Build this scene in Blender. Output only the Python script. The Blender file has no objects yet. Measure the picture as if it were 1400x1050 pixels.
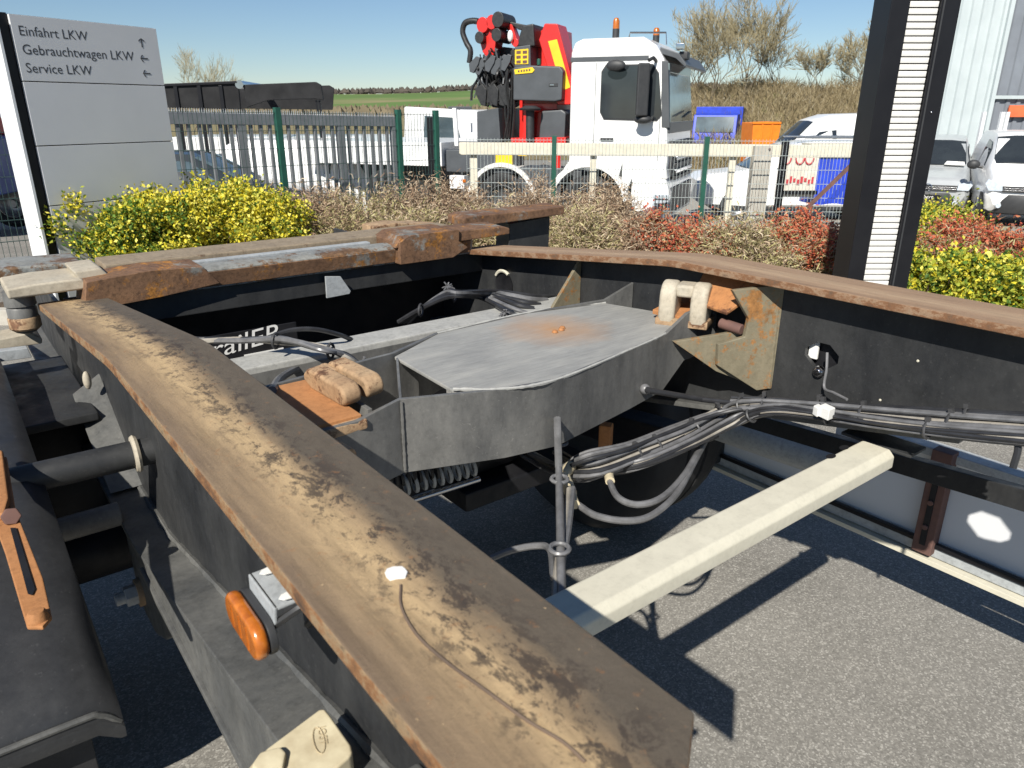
import bpy, bmesh, math, random
from mathutils import Vector, Matrix
RND = random.Random(7)
R = math.radians
scn = bpy.context.scene
C = scn.collection

# ------------------------------------------------------------------ camera
CAM_H = 1.554; PITCH = R(20.34); YAW = R(37.76); FPX = 1005.0
cd = bpy.data.cameras.new('camera'); cam = bpy.data.objects.new('camera', cd); C.objects.link(cam)
cam.location = (0, 0, CAM_H); cam.rotation_euler = (math.pi/2 - PITCH, 0, -YAW)
cd.sensor_width = 36; cd.lens = FPX/1400*36; cd.clip_start = .02; cd.clip_end = 20000
cd.dof.use_dof = True; cd.dof.focus_distance = 2.2; cd.dof.aperture_fstop = 14
scn.camera = cam

# ------------------------------------------------------------------ world + sun
SUN = Vector((-1.0, -.585, .985)).normalized()
EL = math.asin(SUN.z); AZ = math.atan2(SUN.x, SUN.y)
w = bpy.data.worlds.new('World'); scn.world = w; w.use_nodes = True
nt = w.node_tree; nt.nodes.clear()
sky = nt.nodes.new('ShaderNodeTexSky'); sky.sky_type = 'NISHITA'; sky.sun_disc = False
sky.sun_elevation = EL; sky.sun_rotation = AZ % (2*math.pi); sky.altitude = 200
sky.air_density = 1.0; sky.dust_density = .0; sky.ozone_density = 5
bg = nt.nodes.new('ShaderNodeBackground'); bg.inputs[1].default_value = .062
wo = nt.nodes.new('ShaderNodeOutputWorld')
nt.links.new(sky.outputs[0], bg.inputs[0]); nt.links.new(bg.outputs[0], wo.inputs[0])
sl = bpy.data.lights.new('sun', 'SUN'); sl.energy = 5.0; sl.angle = R(.53); sl.color = (1, .955, .87)
so = bpy.data.objects.new('sun', sl); C.objects.link(so)
so.rotation_euler = (-SUN).to_track_quat('-Z', 'Y').to_euler(); so.location = (-6, -4, 8)
scn.view_settings.view_transform = 'Standard'; scn.view_settings.look = 'None'
scn.view_settings.exposure = .54; scn.view_settings.gamma = 1; scn.view_settings.use_curve_mapping = False

# ------------------------------------------------------------------ image pixels cast along sight lines to scene points
Fv = Vector((math.sin(YAW)*math.cos(PITCH), math.cos(YAW)*math.cos(PITCH), -math.sin(PITCH)))
Rv = Vector((math.cos(YAW), -math.sin(YAW), 0)); Uv = Rv.cross(Fv)
Fh = Vector((math.sin(YAW), math.cos(YAW), 0)); O = Vector((0, 0, CAM_H))
def ray(u, v): return Fv + Rv*((u-700)/FPX) + Uv*((525-v)/FPX)
def _s(u, v, ax, val):
    d = ray(u, v); return O + d*((val-O[ax])/d[ax])
def SX(u, v, x): return _s(u, v, 0, x)
def SY(u, v, y): return _s(u, v, 1, y)
def SZ(u, v, z): return _s(u, v, 2, z)
def BG(u, v, hd):
    d = ray(u, v); return O + d*(hd/d.dot(Fh))
def LD(lat, dep, z=0): return Rv*lat + Fh*dep + Vector((0, 0, z))
def ld(p): return p.dot(Rv), p.dot(Fh)
def ground(dep):
    if dep < 5.5: return 0.0
    if dep < 19: return -.07*(dep-5.5)
    return -.945
def onground(u, hd):
    p = BG(u, 200, hd); p.z = ground(hd); return p

# ------------------------------------------------------------------ mesh helpers
class MB:
    def __init__(s): s.v = []; s.f = []
    def add(s, vs, fs):
        n = len(s.v); s.v += [Vector(p) for p in vs]; s.f += [tuple(i+n for i in f) for f in fs]; return s
    def poly(s, pts): return s.add(pts, [tuple(range(len(pts)))])
    def box(s, x0, x1, y0, y1, z0, z1):
        return s.add([(x0,y0,z0),(x1,y0,z0),(x1,y1,z0),(x0,y1,z0),(x0,y0,z1),(x1,y0,z1),(x1,y1,z1),(x0,y1,z1)],
            [(0,3,2,1),(4,5,6,7),(0,1,5,4),(1,2,6,5),(2,3,7,6),(3,0,4,7)])
    def obox(s, c, a, b, d):     # centre and three half axes
        c, a, b, d = Vector(c), Vector(a), Vector(b), Vector(d)
        return s.add([c-a-b-d, c+a-b-d, c+a+b-d, c-a+b-d, c-a-b+d, c+a-b+d, c+a+b+d, c-a+b+d],
            [(0,3,2,1),(4,5,6,7),(0,1,5,4),(1,2,6,5),(2,3,7,6),(3,0,4,7)])
    def bar(s, p0, p1, wdt, hgt, up=(0,0,1)):
        p0, p1 = Vector(p0), Vector(p1); d = p1-p0; u = Vector(up)
        sd = d.cross(u)
        if sd.length < 1e-6: sd = d.cross(Vector((1,0,0)))
        sd.normalize(); u = sd.cross(d).normalized()
        return s.obox((p0+p1)/2, d/2, sd*wdt/2, u*hgt/2)
    def extr(s, pts, vec):
        pts = [Vector(p) for p in pts]; vec = Vector(vec); n = len(pts)
        return s.add(pts+[p+vec for p in pts], [tuple(range(n))[::-1], tuple(range(n, 2*n))] + [(i, (i+1) % n, n+(i+1) % n, n+i) for i in range(n)])
    def tube(s, pts, r, n=8, cap=True):
        pts = [Vector(p) for p in pts]; m = len(pts)
        rs = r if isinstance(r, (list, tuple)) else [r]*m
        base = len(s.v); t0 = (pts[1]-pts[0]).normalized()
        a = t0.orthogonal().normalized(); prev = t0
        for i in range(m):
            t = (pts[min(i+1, m-1)]-pts[max(i-1, 0)]).normalized()
            a = (a - t*a.dot(t))
            if a.length < 1e-6: a = t.orthogonal()
            a.normalize(); b = t.cross(a)
            for k in range(n):
                an = 2*math.pi*k/n; s.v.append(pts[i]+(a*math.cos(an)+b*math.sin(an))*rs[i])
        for i in range(m-1):
            for k in range(n):
                s.f.append((base+i*n+k, base+i*n+(k+1) % n, base+(i+1)*n+(k+1) % n, base+(i+1)*n+k))
        if cap:
            s.f.append(tuple(base+k for k in range(n))[::-1]); s.f.append(tuple(base+(m-1)*n+k for k in range(n)))
        return s
    def cyl(s, p0, p1, r, n=16): return s.tube([p0, p1], r, n)
    def lathe(s, prof, o, ax, n=24):    # prof: (radius, height along axis)
        o, ax = Vector(o), Vector(ax).normalized(); a = ax.orthogonal().normalized(); b = ax.cross(a); base = len(s.v); m = len(prof)
        for rr, h in prof:
            for k in range(n):
                an = 2*math.pi*k/n; s.v.append(o+ax*h+(a*math.cos(an)+b*math.sin(an))*rr)
        for i in range(m-1):
            for k in range(n):
                s.f.append((base+i*n+k, base+i*n+(k+1) % n, base+(i+1)*n+(k+1) % n, base+(i+1)*n+k))
        return s
    def sweep(s, secs, close=True, cap=True):   # list of equal-length sections
        base = len(s.v); n = len(secs[0]); m = len(secs)
        for q in secs: s.v += [Vector(p) for p in q]
        kk = n if close else n-1
        for i in range(m-1):
            for k in range(kk):
                s.f.append((base+i*n+k, base+i*n+(k+1) % n, base+(i+1)*n+(k+1) % n, base+(i+1)*n+k))
        if cap and close:
            s.f.append(tuple(base+k for k in range(n))[::-1]); s.f.append(tuple(base+(m-1)*n+k for k in range(n)))
        return s
    def sphere(s, c, rx, ry, rz, n=16, m=10):
        prof = []
        base = len(s.v); c = Vector(c)
        for i in range(m+1):
            t = math.pi*i/m
            for k in range(n):
                an = 2*math.pi*k/n
                s.v.append(c+Vector((rx*math.sin(t)*math.cos(an), ry*math.sin(t)*math.sin(an), -rz*math.cos(t))))
        for i in range(m):
            for k in range(n):
                s.f.append((base+i*n+k, base+i*n+(k+1) % n, base+(i+1)*n+(k+1) % n, base+(i+1)*n+k))
        return s

WOFF = {}
def mesh_from(name, mb, off, bevel=0, smooth=True, segs=2):
    me = bpy.data.meshes.new(name)
    me.from_pydata([tuple(p-off) for p in mb.v], [], mb.f)
    bm = bmesh.new(); bm.from_mesh(me)
    if len(mb.f) < 60000:
        bmesh.ops.remove_doubles(bm, verts=bm.verts, dist=1e-5)
        if bevel > 0:
            ed = [e for e in bm.edges if len(e.link_faces) == 2 and e.calc_face_angle(0) > .5]
            if ed: bmesh.ops.bevel(bm, geom=ed, offset=bevel, segments=segs, affect='EDGES', profile=.5, clamp_overlap=True)
        bmesh.ops.recalc_face_normals(bm, faces=bm.faces)
    bm.to_mesh(me); bm.free()
    if smooth:
        me.shade_smooth(); me.set_sharp_from_angle(angle=R(38))
    return me
def obj(name, mb, m, parent=None, bevel=0, smooth=True, loc=None, kind=None, label=None, segs=2):
    off = WOFF.get(parent.name, Vector()) if parent else (Vector(loc) if loc is not None else Vector())
    me = mesh_from(name, mb, off, bevel, smooth, segs); me.materials.append(M[m] if isinstance(m, str) else m)
    o = bpy.data.objects.new(name, me); C.objects.link(o)
    if parent: o.parent = parent; WOFF[o.name] = off
    elif loc is not None: o.location = loc; WOFF[o.name] = Vector(loc)
    if bevel > 0:
        wn = o.modifiers.new('weighted', 'WEIGHTED_NORMAL'); wn.keep_sharp = True; wn.weight = 100
    if kind: o['kind'] = kind
    if label: o['label'] = label
    return o
def thing(name, label, cat, loc=(0,0,0), rz=0, group=None, world=True):
    o = bpy.data.objects.new(name, None); C.objects.link(o); o.empty_display_size = .2
    o.location = loc; o.rotation_euler.z = rz; tag(o, label, cat, group)
    WOFF[o.name] = Vector(loc) if world else Vector()
    return o
def tag(o, label=None, cat=None, group=None, kind=None):
    if label: o['label'] = label
    if cat: o['category'] = cat
    if group: o['group'] = group
    if kind: o['kind'] = kind
    return o
def share(name, src, parent, loc):   # another piece with the same mesh
    o = bpy.data.objects.new(name, src.data); C.objects.link(o); o.parent = parent; o.location = loc; return o
def smoothpath(pts, k=6):
    pts = [Vector(p) for p in pts]; out = []
    q = [pts[0]*2-pts[1]] + pts + [pts[-1]*2-pts[-2]]
    for i in range(1, len(q)-2):
        a, b, c, d = q[i-1], q[i], q[i+1], q[i+2]
        for j in range(k):
            t = j/k
            out.append(.5*((2*b)+(c-a)*t+(2*a-5*b+4*c-d)*t*t+(-a+3*b-3*c+d)*t**3))
    out.append(pts[-1]); return out
def text_mb(txt, size, o, ex, ey, align='LEFT', depth=0.0):
    cu = bpy.data.curves.new('t', 'FONT'); cu.body = txt; cu.size = size; cu.align_x = align; cu.resolution_u = 3
    ob = bpy.data.objects.new('t', cu); C.objects.link(ob); bpy.context.view_layer.update()
    me = bpy.data.meshes.new_from_object(ob.evaluated_get(bpy.context.evaluated_depsgraph_get()))
    mb = MB(); o, ex, ey = Vector(o), Vector(ex), Vector(ey)
    mb.add([o+ex*v.co.x+ey*v.co.y for v in me.vertices], [tuple(p.vertices) for p in me.polygons])
    bpy.data.objects.remove(ob); bpy.data.meshes.remove(me); bpy.data.curves.remove(cu)
    return mb

# ------------------------------------------------------------------ materials
M = {}
def nodes(name):
    m = bpy.data.materials.new(name); m.use_nodes = True; t = m.node_tree
    b = t.nodes['Principled BSDF']; M[name] = m
    return m, t, b
def N(t, typ, **kw):
    n = t.nodes.new(typ)
    for k, v in kw.items():
        if k in n.inputs: n.inputs[k].default_value = v
        else: setattr(n, k, v)
    return n
def noise(t, scale, detail=5, rough=.6, stretch=None, coord='Object', dist=0):
    tc = N(t, 'ShaderNodeTexCoord'); src = tc.outputs[coord]
    if stretch:
        mp = N(t, 'ShaderNodeMapping'); mp.inputs['Scale'].default_value = stretch; t.links.new(src, mp.inputs[0]); src = mp.outputs[0]
    n = N(t, 'ShaderNodeTexNoise'); n.inputs['Scale'].default_value = scale; n.inputs['Detail'].default_value = detail
    n.inputs['Roughness'].default_value = rough; n.inputs['Distortion'].default_value = dist
    t.links.new(src, n.inputs['Vector']); return n.outputs['Fac']
def ramp(t, fac, stops):
    r = N(t, 'ShaderNodeValToRGB'); e = r.color_ramp.elements
    while len(e) < len(stops): e.new(.5)
    for el, (p, c) in zip(e, stops):
        el.position = p; el.color = (c[0], c[1], c[2], 1) if not isinstance(c, (int, float)) else (c, c, c, 1)
    t.links.new(fac, r.inputs[0]); return r.outputs[0]
def mix(t, fac, a, b):
    n = N(t, 'ShaderNodeMix', data_type='RGBA')
    if isinstance(fac, (int, float)): n.inputs[0].default_value = fac
    else: t.links.new(fac, n.inputs[0])
    for i, x in ((6, a), (7, b)):
        if isinstance(x, (tuple, list)): n.inputs[i].default_value = (*x[:3], 1)
        else: t.links.new(x, n.inputs[i])
    return n.outputs[2]
def bumpit(t, b, h, strength=.3, dist=.01):
    bn = N(t, 'ShaderNodeBump'); bn.inputs['Strength'].default_value = strength; bn.inputs['Distance'].default_value = dist
    t.links.new(h, bn.inputs['Height']); t.links.new(bn.outputs[0], b.inputs['Normal'])
def mat(name, c1, c2=None, scale=6, rough=.6, metal=0, bump=0, bscale=80, stretch=None, spots=None, spec=.5, lo=.35, hi=.68, coat=0, trans=0):
    m, t, b = nodes(name)
    b.inputs['Roughness'].default_value = rough; b.inputs['Metallic'].default_value = metal
    b.inputs['Specular IOR Level'].default_value = spec
    if coat: b.inputs['Coat Weight'].default_value = coat
    if trans: b.inputs['Transmission Weight'].default_value = trans
    if c2 is None: c2 = tuple(x*.8 for x in c1)
    col = ramp(t, noise(t, scale, stretch=stretch), [(lo, c2), (hi, c1)])
    if spots:
        c3, sc, th = spots
        f = ramp(t, noise(t, sc, 8, .7), [(th, 0.0), (th+.08, 1.0)])
        col = mix(t, f, col, c3)
    t.links.new(col, b.inputs['Base Color'])
    if bump: bumpit(t, b, noise(t, bscale, 4), bump, .004)
    return m
def island(name, stops, rough=.6, trans=.25):   # colour varies from leaf to leaf
    m, t, b = nodes(name)
    g = N(t, 'ShaderNodeNewGeometry'); col = ramp(t, g.outputs['Random Per Island'], stops)
    t.links.new(col, b.inputs['Base Color']); b.inputs['Roughness'].default_value = rough
    b.inputs['Specular IOR Level'].default_value = .3
    if trans:
        tr = N(t, 'ShaderNodeBsdfTranslucent'); t.links.new(col, tr.inputs[0])
        mx = N(t, 'ShaderNodeMixShader'); mx.inputs[0].default_value = trans
        t.links.new(b.outputs[0], mx.inputs[1]); t.links.new(tr.outputs[0], mx.inputs[2])
        t.links.new(mx.outputs[0], t.nodes['Material Output'].inputs[0])
    return m

def flange_mat(name, pale, tan, edge, grey, dark, rust, xa, xb, worn, pit):
    """dusty rusted plate, xa..xb its two edges; worn = where along the width the rubbed grey strip begins"""
    m, t, b = nodes(name)
    ge = N(t, 'ShaderNodeNewGeometry'); sp = N(t, 'ShaderNodeSeparateXYZ'); t.links.new(ge.outputs['Position'], sp.inputs[0])
    mr = N(t, 'ShaderNodeMapRange'); mr.inputs[1].default_value = xa; mr.inputs[2].default_value = xb; t.links.new(sp.outputs[0], mr.inputs[0])
    def wob(amount, sc, st):
        nz = noise(t, sc, 8, .72, st); q = N(t, 'ShaderNodeMath', operation='MULTIPLY_ADD'); t.links.new(nz, q.inputs[0]); q.inputs[1].default_value = amount; q.inputs[2].default_value = -amount/2
        a = N(t, 'ShaderNodeMath', operation='ADD'); t.links.new(mr.outputs[0], a.inputs[0]); t.links.new(q.outputs[0], a.inputs[1]); return a.outputs[0]
    base = ramp(t, wob(.5, 10, (2.2, .5, 1)), [(.0, edge), (.22, tan), (.42, pale), (.62, tan), (1, tan)])
    streak = ramp(t, noise(t, 16, 9, .75, (5, .35, 1)), [(.3, .62), (.5, 1.0), (.7, 1.22)])
    mx = N(t, 'ShaderNodeMix', data_type='RGBA', blend_type='MULTIPLY'); mx.inputs[0].default_value = .8
    t.links.new(base, mx.inputs[6]); t.links.new(streak, mx.inputs[7]); col = mx.outputs[2]
    gf = ramp(t, wob(.42, 8, (1.5, .6, 1)), [(worn-.05, 0.0), (worn+.14, .92)])
    g2 = ramp(t, noise(t, 30, 8, .75, (2, .6, 1)), [(.3, tuple(c*.75 for c in grey)), (.6, grey), (.78, tuple(c*1.5 for c in grey))])
    col = mix(t, gf, col, g2)
    bd = ramp(t, wob(.3, 6, (1, .7, 1)), [(max(0, worn-.40), .0), (worn-.12, .9), (worn+.1, 1.0), (min(1, worn+.3), .1)])
    for sc, th, st in ((30, pit, (1, .55, 1)), (75, pit+.02, (1, .7, 1))):
        pf = ramp(t, noise(t, sc, 9, .78, st, dist=.3), [(th, 0.0), (th+.05, .9)])
        mm = N(t, 'ShaderNodeMath', operation='MULTIPLY'); t.links.new(bd, mm.inputs[0]); t.links.new(pf, mm.inputs[1])
        col = mix(t, mm.outputs[0], col, dark)
    of = ramp(t, noise(t, 60, 9, .75), [(.58, 0.0), (.68, .55)]); col = mix(t, of, col, rust)
    fk = ramp(t, noise(t, 105, 6, .8, (1, .8, 1)), [(.63, 0.0), (.67, .85)]); bd2 = ramp(t, noise(t, 7, 5, .6), [(.45, 0.0), (.6, 1.0)])
    m3 = N(t, 'ShaderNodeMath', operation='MULTIPLY'); t.links.new(fk, m3.inputs[0]); t.links.new(bd2, m3.inputs[1]); col = mix(t, m3.outputs[0], col, tuple(c*.45 for c in rust))
    wf = ramp(t, noise(t, 140, 4, .7), [(.68, 0.0), (.74, .6)]); col = mix(t, wf, col, tuple(min(1, c*1.7) for c in pale))
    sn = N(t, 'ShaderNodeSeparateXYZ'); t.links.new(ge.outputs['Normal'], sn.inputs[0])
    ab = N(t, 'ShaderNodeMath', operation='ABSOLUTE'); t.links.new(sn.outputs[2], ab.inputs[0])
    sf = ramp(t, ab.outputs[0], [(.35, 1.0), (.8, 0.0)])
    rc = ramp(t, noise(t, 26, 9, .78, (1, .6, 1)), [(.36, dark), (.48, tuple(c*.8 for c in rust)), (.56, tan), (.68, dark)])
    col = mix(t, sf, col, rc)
    t.links.new(col, b.inputs['Base Color']); b.inputs['Roughness'].default_value = .74; b.inputs['Specular IOR Level'].default_value = .3
    bumpit(t, b, noise(t, 70, 10, .8), .5, .004)
flange_mat('near_flange_steel', (.45, .32, .175), (.27, .19, .11), (.17, .12, .078), (.092, .077, .060), (.050, .038, .030), (.27, .13, .055), .164, .313, .60, .52)
flange_mat('far_flange_steel', (.34, .24, .155), (.27, .18, .115), (.22, .14, .09), (.20, .15, .11), (.11, .07, .045), (.22, .105, .05), 1.44, 1.64, 1.1, .62)

def paint_mat(name, base, dust, rough=.5, amt=.5, streak=True, rustc=None, rth=.68, grain=.13, bmp=.12, rs=11, patch=None):
    m, t, b = nodes(name)
    f = ramp(t, noise(t, 7, 8, .7, (1, 1, .35) if streak else None), [(.3, 0.0), (.8, amt)])
    col = mix(t, f, base, dust)
    f2 = ramp(t, noise(t, 120, 3, .7), [(.62, 0.0), (.75, .5)])
    col = mix(t, f2, col, dust)
    if rustc:
        rf = ramp(t, noise(t, rs, 10, .78), [(rth, 0.0), (rth+.05, 1.0)])
        rr = ramp(t, noise(t, 60, 6, .7), [(.35, tuple(c*.45 for c in rustc)), (.65, rustc)])
        col = mix(t, rf, col, rr)
    if patch:
        pc_, ps, pth = patch
        tc = N(t, 'ShaderNodeTexCoord'); mp = N(t, 'ShaderNodeMapping'); mp.inputs['Location'].default_value = (3.1, 1.7, 5.3); t.links.new(tc.outputs['Object'], mp.inputs[0])
        n2 = N(t, 'ShaderNodeTexNoise'); n2.inputs['Scale'].default_value = ps; n2.inputs['Detail'].default_value = 10; n2.inputs['Roughness'].default_value = .75; t.links.new(mp.outputs[0], n2.inputs['Vector'])
        col = mix(t, ramp(t, n2.outputs['Fac'], [(pth, 0.0), (pth+.06, .9)]), col, pc_)
    g1 = ramp(t, noise(t, 85, 8, .75), [(.33, 1-grain*1.3), (.5, 1.0), (.68, 1+grain*.5)])
    g2 = ramp(t, noise(t, 19, 7, .7), [(.3, 1-grain), (.55, 1.0), (.75, 1+grain*.35)])
    for g in (g1, g2):
        mx = N(t, 'ShaderNodeMix', data_type='RGBA', blend_type='MULTIPLY'); mx.inputs[0].default_value = 1
        t.links.new(col, mx.inputs[6]); t.links.new(g, mx.inputs[7]); col = mx.outputs[2]
    t.links.new(col, b.inputs['Base Color'])
    rr = ramp(t, noise(t, 18, 5), [(.3, rough-.12), (.7, rough+.18)]); t.links.new(rr, b.inputs['Roughness'])
    b.inputs['Specular IOR Level'].default_value = .4
    bumpit(t, b, noise(t, 55, 8, .7), bmp, .004)
paint_mat('black_paint', (.014, .015, .017), (.075, .075, .072), .5, .55, rustc=(.22, .12, .06), rth=.74)
paint_mat('chassis_grey', (.062, .064, .064), (.19, .185, .168), .45, .8, rustc=(.3, .18, .10), rth=.70, grain=.18, bmp=.15)
paint_mat('bridge_grey', (.062, .063, .064), (.23, .225, .21), .42, .9, rustc=(.28, .16, .08), rth=.74)
paint_mat('dusty_grey', (.30, .30, .29), (.43, .425, .39), .6, .9, streak=False, rustc=(.40, .27, .17), rth=.76, grain=.18)
paint_mat('deep_black', (.006, .006, .008), (.016, .016, .016), .6, .4)
paint_mat('dirty_olive', (.13, .115, .075), (.26, .22, .15), .6, .8, rustc=(.34, .16, .05), rth=.54, bmp=.3)
paint_mat('galv_pale', (.56, .53, .43), (.49, .46, .37), .55, .8, streak=False, grain=.07, bmp=.06)
paint_mat('galvanised', (.25, .26, .25), (.20, .185, .155), .5, .9, streak=False, rustc=(.20, .115, .06), rth=.50, grain=.3, bmp=.25, rs=10)
paint_mat('dusty_brown', (.27, .215, .15), (.20, .155, .105), .75, .9, streak=False, rustc=(.17, .10, .06), rth=.60, grain=.25, bmp=.3, rs=9)
paint_mat('galv_rusty', (.115, .062, .038), (.24, .13, .065), .72, 1.0, streak=False, rustc=(.46, .20, .04), rth=.55, grain=.4, bmp=.35, rs=10, patch=((.21, .215, .20), 6, .56))
paint_mat('galv_clean', (.36, .38, .39), (.28, .29, .29), .42, .6, streak=False, grain=.2)
paint_mat('rust_orange', (.36, .155, .055), (.42, .21, .095), .8, .5, streak=False, rustc=(.21, .085, .04), rth=.60, grain=.18, bmp=.25, rs=8)
paint_mat('cast_worn', (.42, .30, .18), (.30, .17, .09), .7, 1.0, streak=False, rustc=(.19, .095, .05), rth=.53, grain=.3, bmp=.25, rs=13)
paint_mat('cast_pale', (.44, .40, .32), (.34, .28, .20), .65, .9, streak=False, rustc=(.26, .17, .10), rth=.64, grain=.18, bmp=.15, rs=9)
paint_mat('fender_plastic', (.022, .023, .025), (.075, .075, .076), .38, .4, grain=.12, bmp=.03)
def lid_mat():
    m, t, b = nodes('lid_grey')
    col = ramp(t, noise(t, 6, 8, .7, (1, 2.5, 1)), [(.3, (.21, .21, .203)), (.55, (.285, .282, .265)), (.75, (.35, .34, .31))])
    st = ramp(t, noise(t, 22, 9, .78, (.35, 5, 1)), [(.3, .8), (.55, 1.0), (.72, 1.14)])
    mx = N(t, 'ShaderNodeMix', data_type='RGBA', blend_type='MULTIPLY'); mx.inputs[0].default_value = 1; t.links.new(col, mx.inputs[6]); t.links.new(st, mx.inputs[7]); col = mx.outputs[2]
    ge = N(t, 'ShaderNodeNewGeometry'); vd = N(t, 'ShaderNodeVectorMath', operation='DISTANCE'); t.links.new(ge.outputs['Position'], vd.inputs[0]); vd.inputs[1].default_value = (1.15, 1.32, 1.05)
    ad = N(t, 'ShaderNodeMath', operation='MULTIPLY_ADD'); t.links.new(noise(t, 14, 8, .7), ad.inputs[0]); ad.inputs[1].default_value = .16; t.links.new(vd.outputs['Value'], ad.inputs[2])
    f = ramp(t, ad.outputs[0], [(.06, .95), (.12, .55), (.24, .0)]); col = mix(t, f, col, (.40, .22, .10))
    sc = ramp(t, noise(t, 90, 6, .75), [(.64, 0.0), (.7, .6)]); col = mix(t, sc, col, (.16, .15, .14))
    t.links.new(col, b.inputs['Base Color']); b.inputs['Roughness'].default_value = .58; b.inputs['Specular IOR Level'].default_value = .4
    bumpit(t, b, noise(t, 50, 8, .7), .15, .004)
lid_mat()
mat('rubber', (.022, .022, .023), (.012, .012, .013), 10, .75, bump=.2)
mat('cable_black', (.030, .031, .034), (.018, .018, .02), 30, .38)
mat('cable_grey', (.16, .16, .165), (.09, .09, .092), 30, .38)
mat('cable_pale', (.33, .305, .26), (.22, .2, .17), 30, .45)
mat('cream_plastic', (.62, .55, .38), (.45, .38, .25), 30, .5)
mat('tie_plastic', (.05, .05, .052), None, 30, .5)
mat('white_paint', (.80, .80, .79), (.74, .74, .73), 3, .3, coat=.4)
mat('white_matt', (.78, .77, .74), (.66, .65, .62), 20, .6)
mat('cream_paint', (.66, .62, .50), (.56, .52, .42), 14, .6, bump=.1)
mat('sign_metal', (.60, .61, .625), (.57, .58, .595), 2, .75, spec=.25)
mat('sign_side', (.78, .79, .80), None, 2, .45)
mat('sign_print', (.05, .05, .055), None, 2, .5)
mat('gloss_black', (.006, .006, .008), (.010, .010, .012), 5, .4, spec=.3)
mat('emboss', (.46, .37, .23), None, 30, .6)
mat('louvre_white', (.72, .71, .68), (.60, .59, .56), 12, .5)
mat('fence_green', (.018, .095, .065), (.014, .07, .05), 10, .45)
mat('fence_wire', (.045, .085, .075), (.03, .06, .052), 10, .45)
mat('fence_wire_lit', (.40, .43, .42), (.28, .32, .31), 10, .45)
mat('gate_steel', (.24, .255, .265), (.18, .19, .2), 8, .5, metal=.3)
mat('crane_red', (.62, .022, .016), (.52, .02, .015), 4, .35, coat=.3)
mat('crane_grey', (.075, .082, .09), (.06, .066, .072), 4, .45)
mat('hose_black', (.014, .014, .015), (.03, .03, .03), 20, .45)
mat('sticker_yellow', (.85, .56, .02), None, 3, .5)
mat('amber', (.50, .15, .018), (.32, .085, .01), 90, .25, coat=.4)
mat('glass_dark', (.02, .024, .028), (.03, .036, .04), 2, .06, spec=.7)
mat('glass_sky', (.10, .14, .16), (.05, .07, .08), 1.2, .06, spec=.8)
mat('glass_pale', (.30, .37, .37), (.16, .21, .22), 1.0, .08, spec=.7)
mat('dark_rim', (.10, .10, .10), (.05, .05, .05), 10, .5, metal=.3)
mat('plastic_black', (.025, .026, .028), (.035, .036, .038), 12, .55)
mat('chrome', (.6, .6, .62), None, 5, .18, metal=1)
mat('steel_rim', (.42, .43, .44), (.3, .3, .31), 10, .4, metal=.6)
mat('headlamp', (.55, .6, .66), (.4, .45, .5), 20, .08, coat=.5)
mat('silver_paint', (.46, .48, .49), (.42, .44, .45), 3, .3, metal=.3, coat=.4)
mat('blue_tarp', (.02, .06, .55), (.015, .04, .36), 4, .5, bump=.4, bscale=6)
mat('grey_tarp', (.16, .17, .2), (.11, .115, .14), 5, .5, bump=.3, bscale=5)
mat('orange_bin', (.80, .22, .015), (.7, .18, .012), 4, .5)
mat('black_tarp', (.008, .008, .009), (.02, .02, .021), 3, .65, bump=.5, bscale=5, spec=.25)
mat('red_paint', (.55, .03, .03), None, 4, .4)
mat('blue_paint', (.03, .07, .25), (.02, .05, .2), 4, .4)
mat('dark_car', (.02, .026, .03), (.03, .036, .04), 3, .25, coat=.5)
mat('concrete', (.46, .43, .37), (.36, .335, .29), 9, .85, bump=.3)
mat('stone', (.50, .43, .33), (.33, .28, .2), 5, .85, bump=.5, bscale=14)
mat('rust_bar', (.16, .08, .06), (.09, .05, .045), 12, .8)
mat('cladding_light', (.47, .52, .53), (.42, .47, .48), 1.5, .45)
mat('cladding_dark', (.20, .22, .25), (.17, .185, .21), 1.5, .4)
mat('cladding_blue', (.30, .36, .42), (.26, .31, .37), 1.5, .4)
mat('bark', (.20, .16, .105), (.12, .095, .065), 6, .85)
mat('twig', (.29, .25, .145), (.20, .17, .10), 3, .85)
mat('stem_brown', (.16, .11, .075), (.10, .07, .05), 8, .85)
mat('orange_sign', (.75, .16, .06), None, 3, .5)
mat('poster_board', (.68, .64, .55), (.55, .5, .42), 9, .6)
mat('poster_red', (.50, .05, .06), None, 9, .6)
island('leaf_yellow', [(0, (.56, .46, .02)), (.45, (.74, .64, .05)), (.85, (.80, .71, .16)), (1, (.46, .46, .04))])
island('leaf_lime', [(0, (.30, .33, .03)), (.5, (.42, .44, .06)), (1, (.18, .24, .03))])
island('leaf_green', [(0, (.03, .075, .012)), (.6, (.075, .15, .02)), (1, (.13, .22, .03))])
island('leaf_red', [(0, (.34, .06, .035)), (.45, (.50, .12, .06)), (.8, (.48, .20, .09)), (1, (.24, .10, .07))])
island('blade_tan', [(0, (.19, .125, .085)), (.3, (.35, .25, .165)), (.65, (.48, .37, .25)), (1, (.60, .50, .36))], .75, .15)
island('blade_brown', [(0, (.14, .09, .06)), (.45, (.30, .20, .13)), (1, (.46, .35, .23))], .75, .15)
island('blade_olive', [(0, (.17, .14, .06)), (.5, (.38, .34, .15)), (1, (.52, .47, .26))], .75, .15)
island('scrub_twigs', [(0, (.11, .085, .045)), (.5, (.20, .155, .085)), (.9, (.28, .23, .13)), (1, (.38, .34, .26))], .8, 0)
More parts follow.
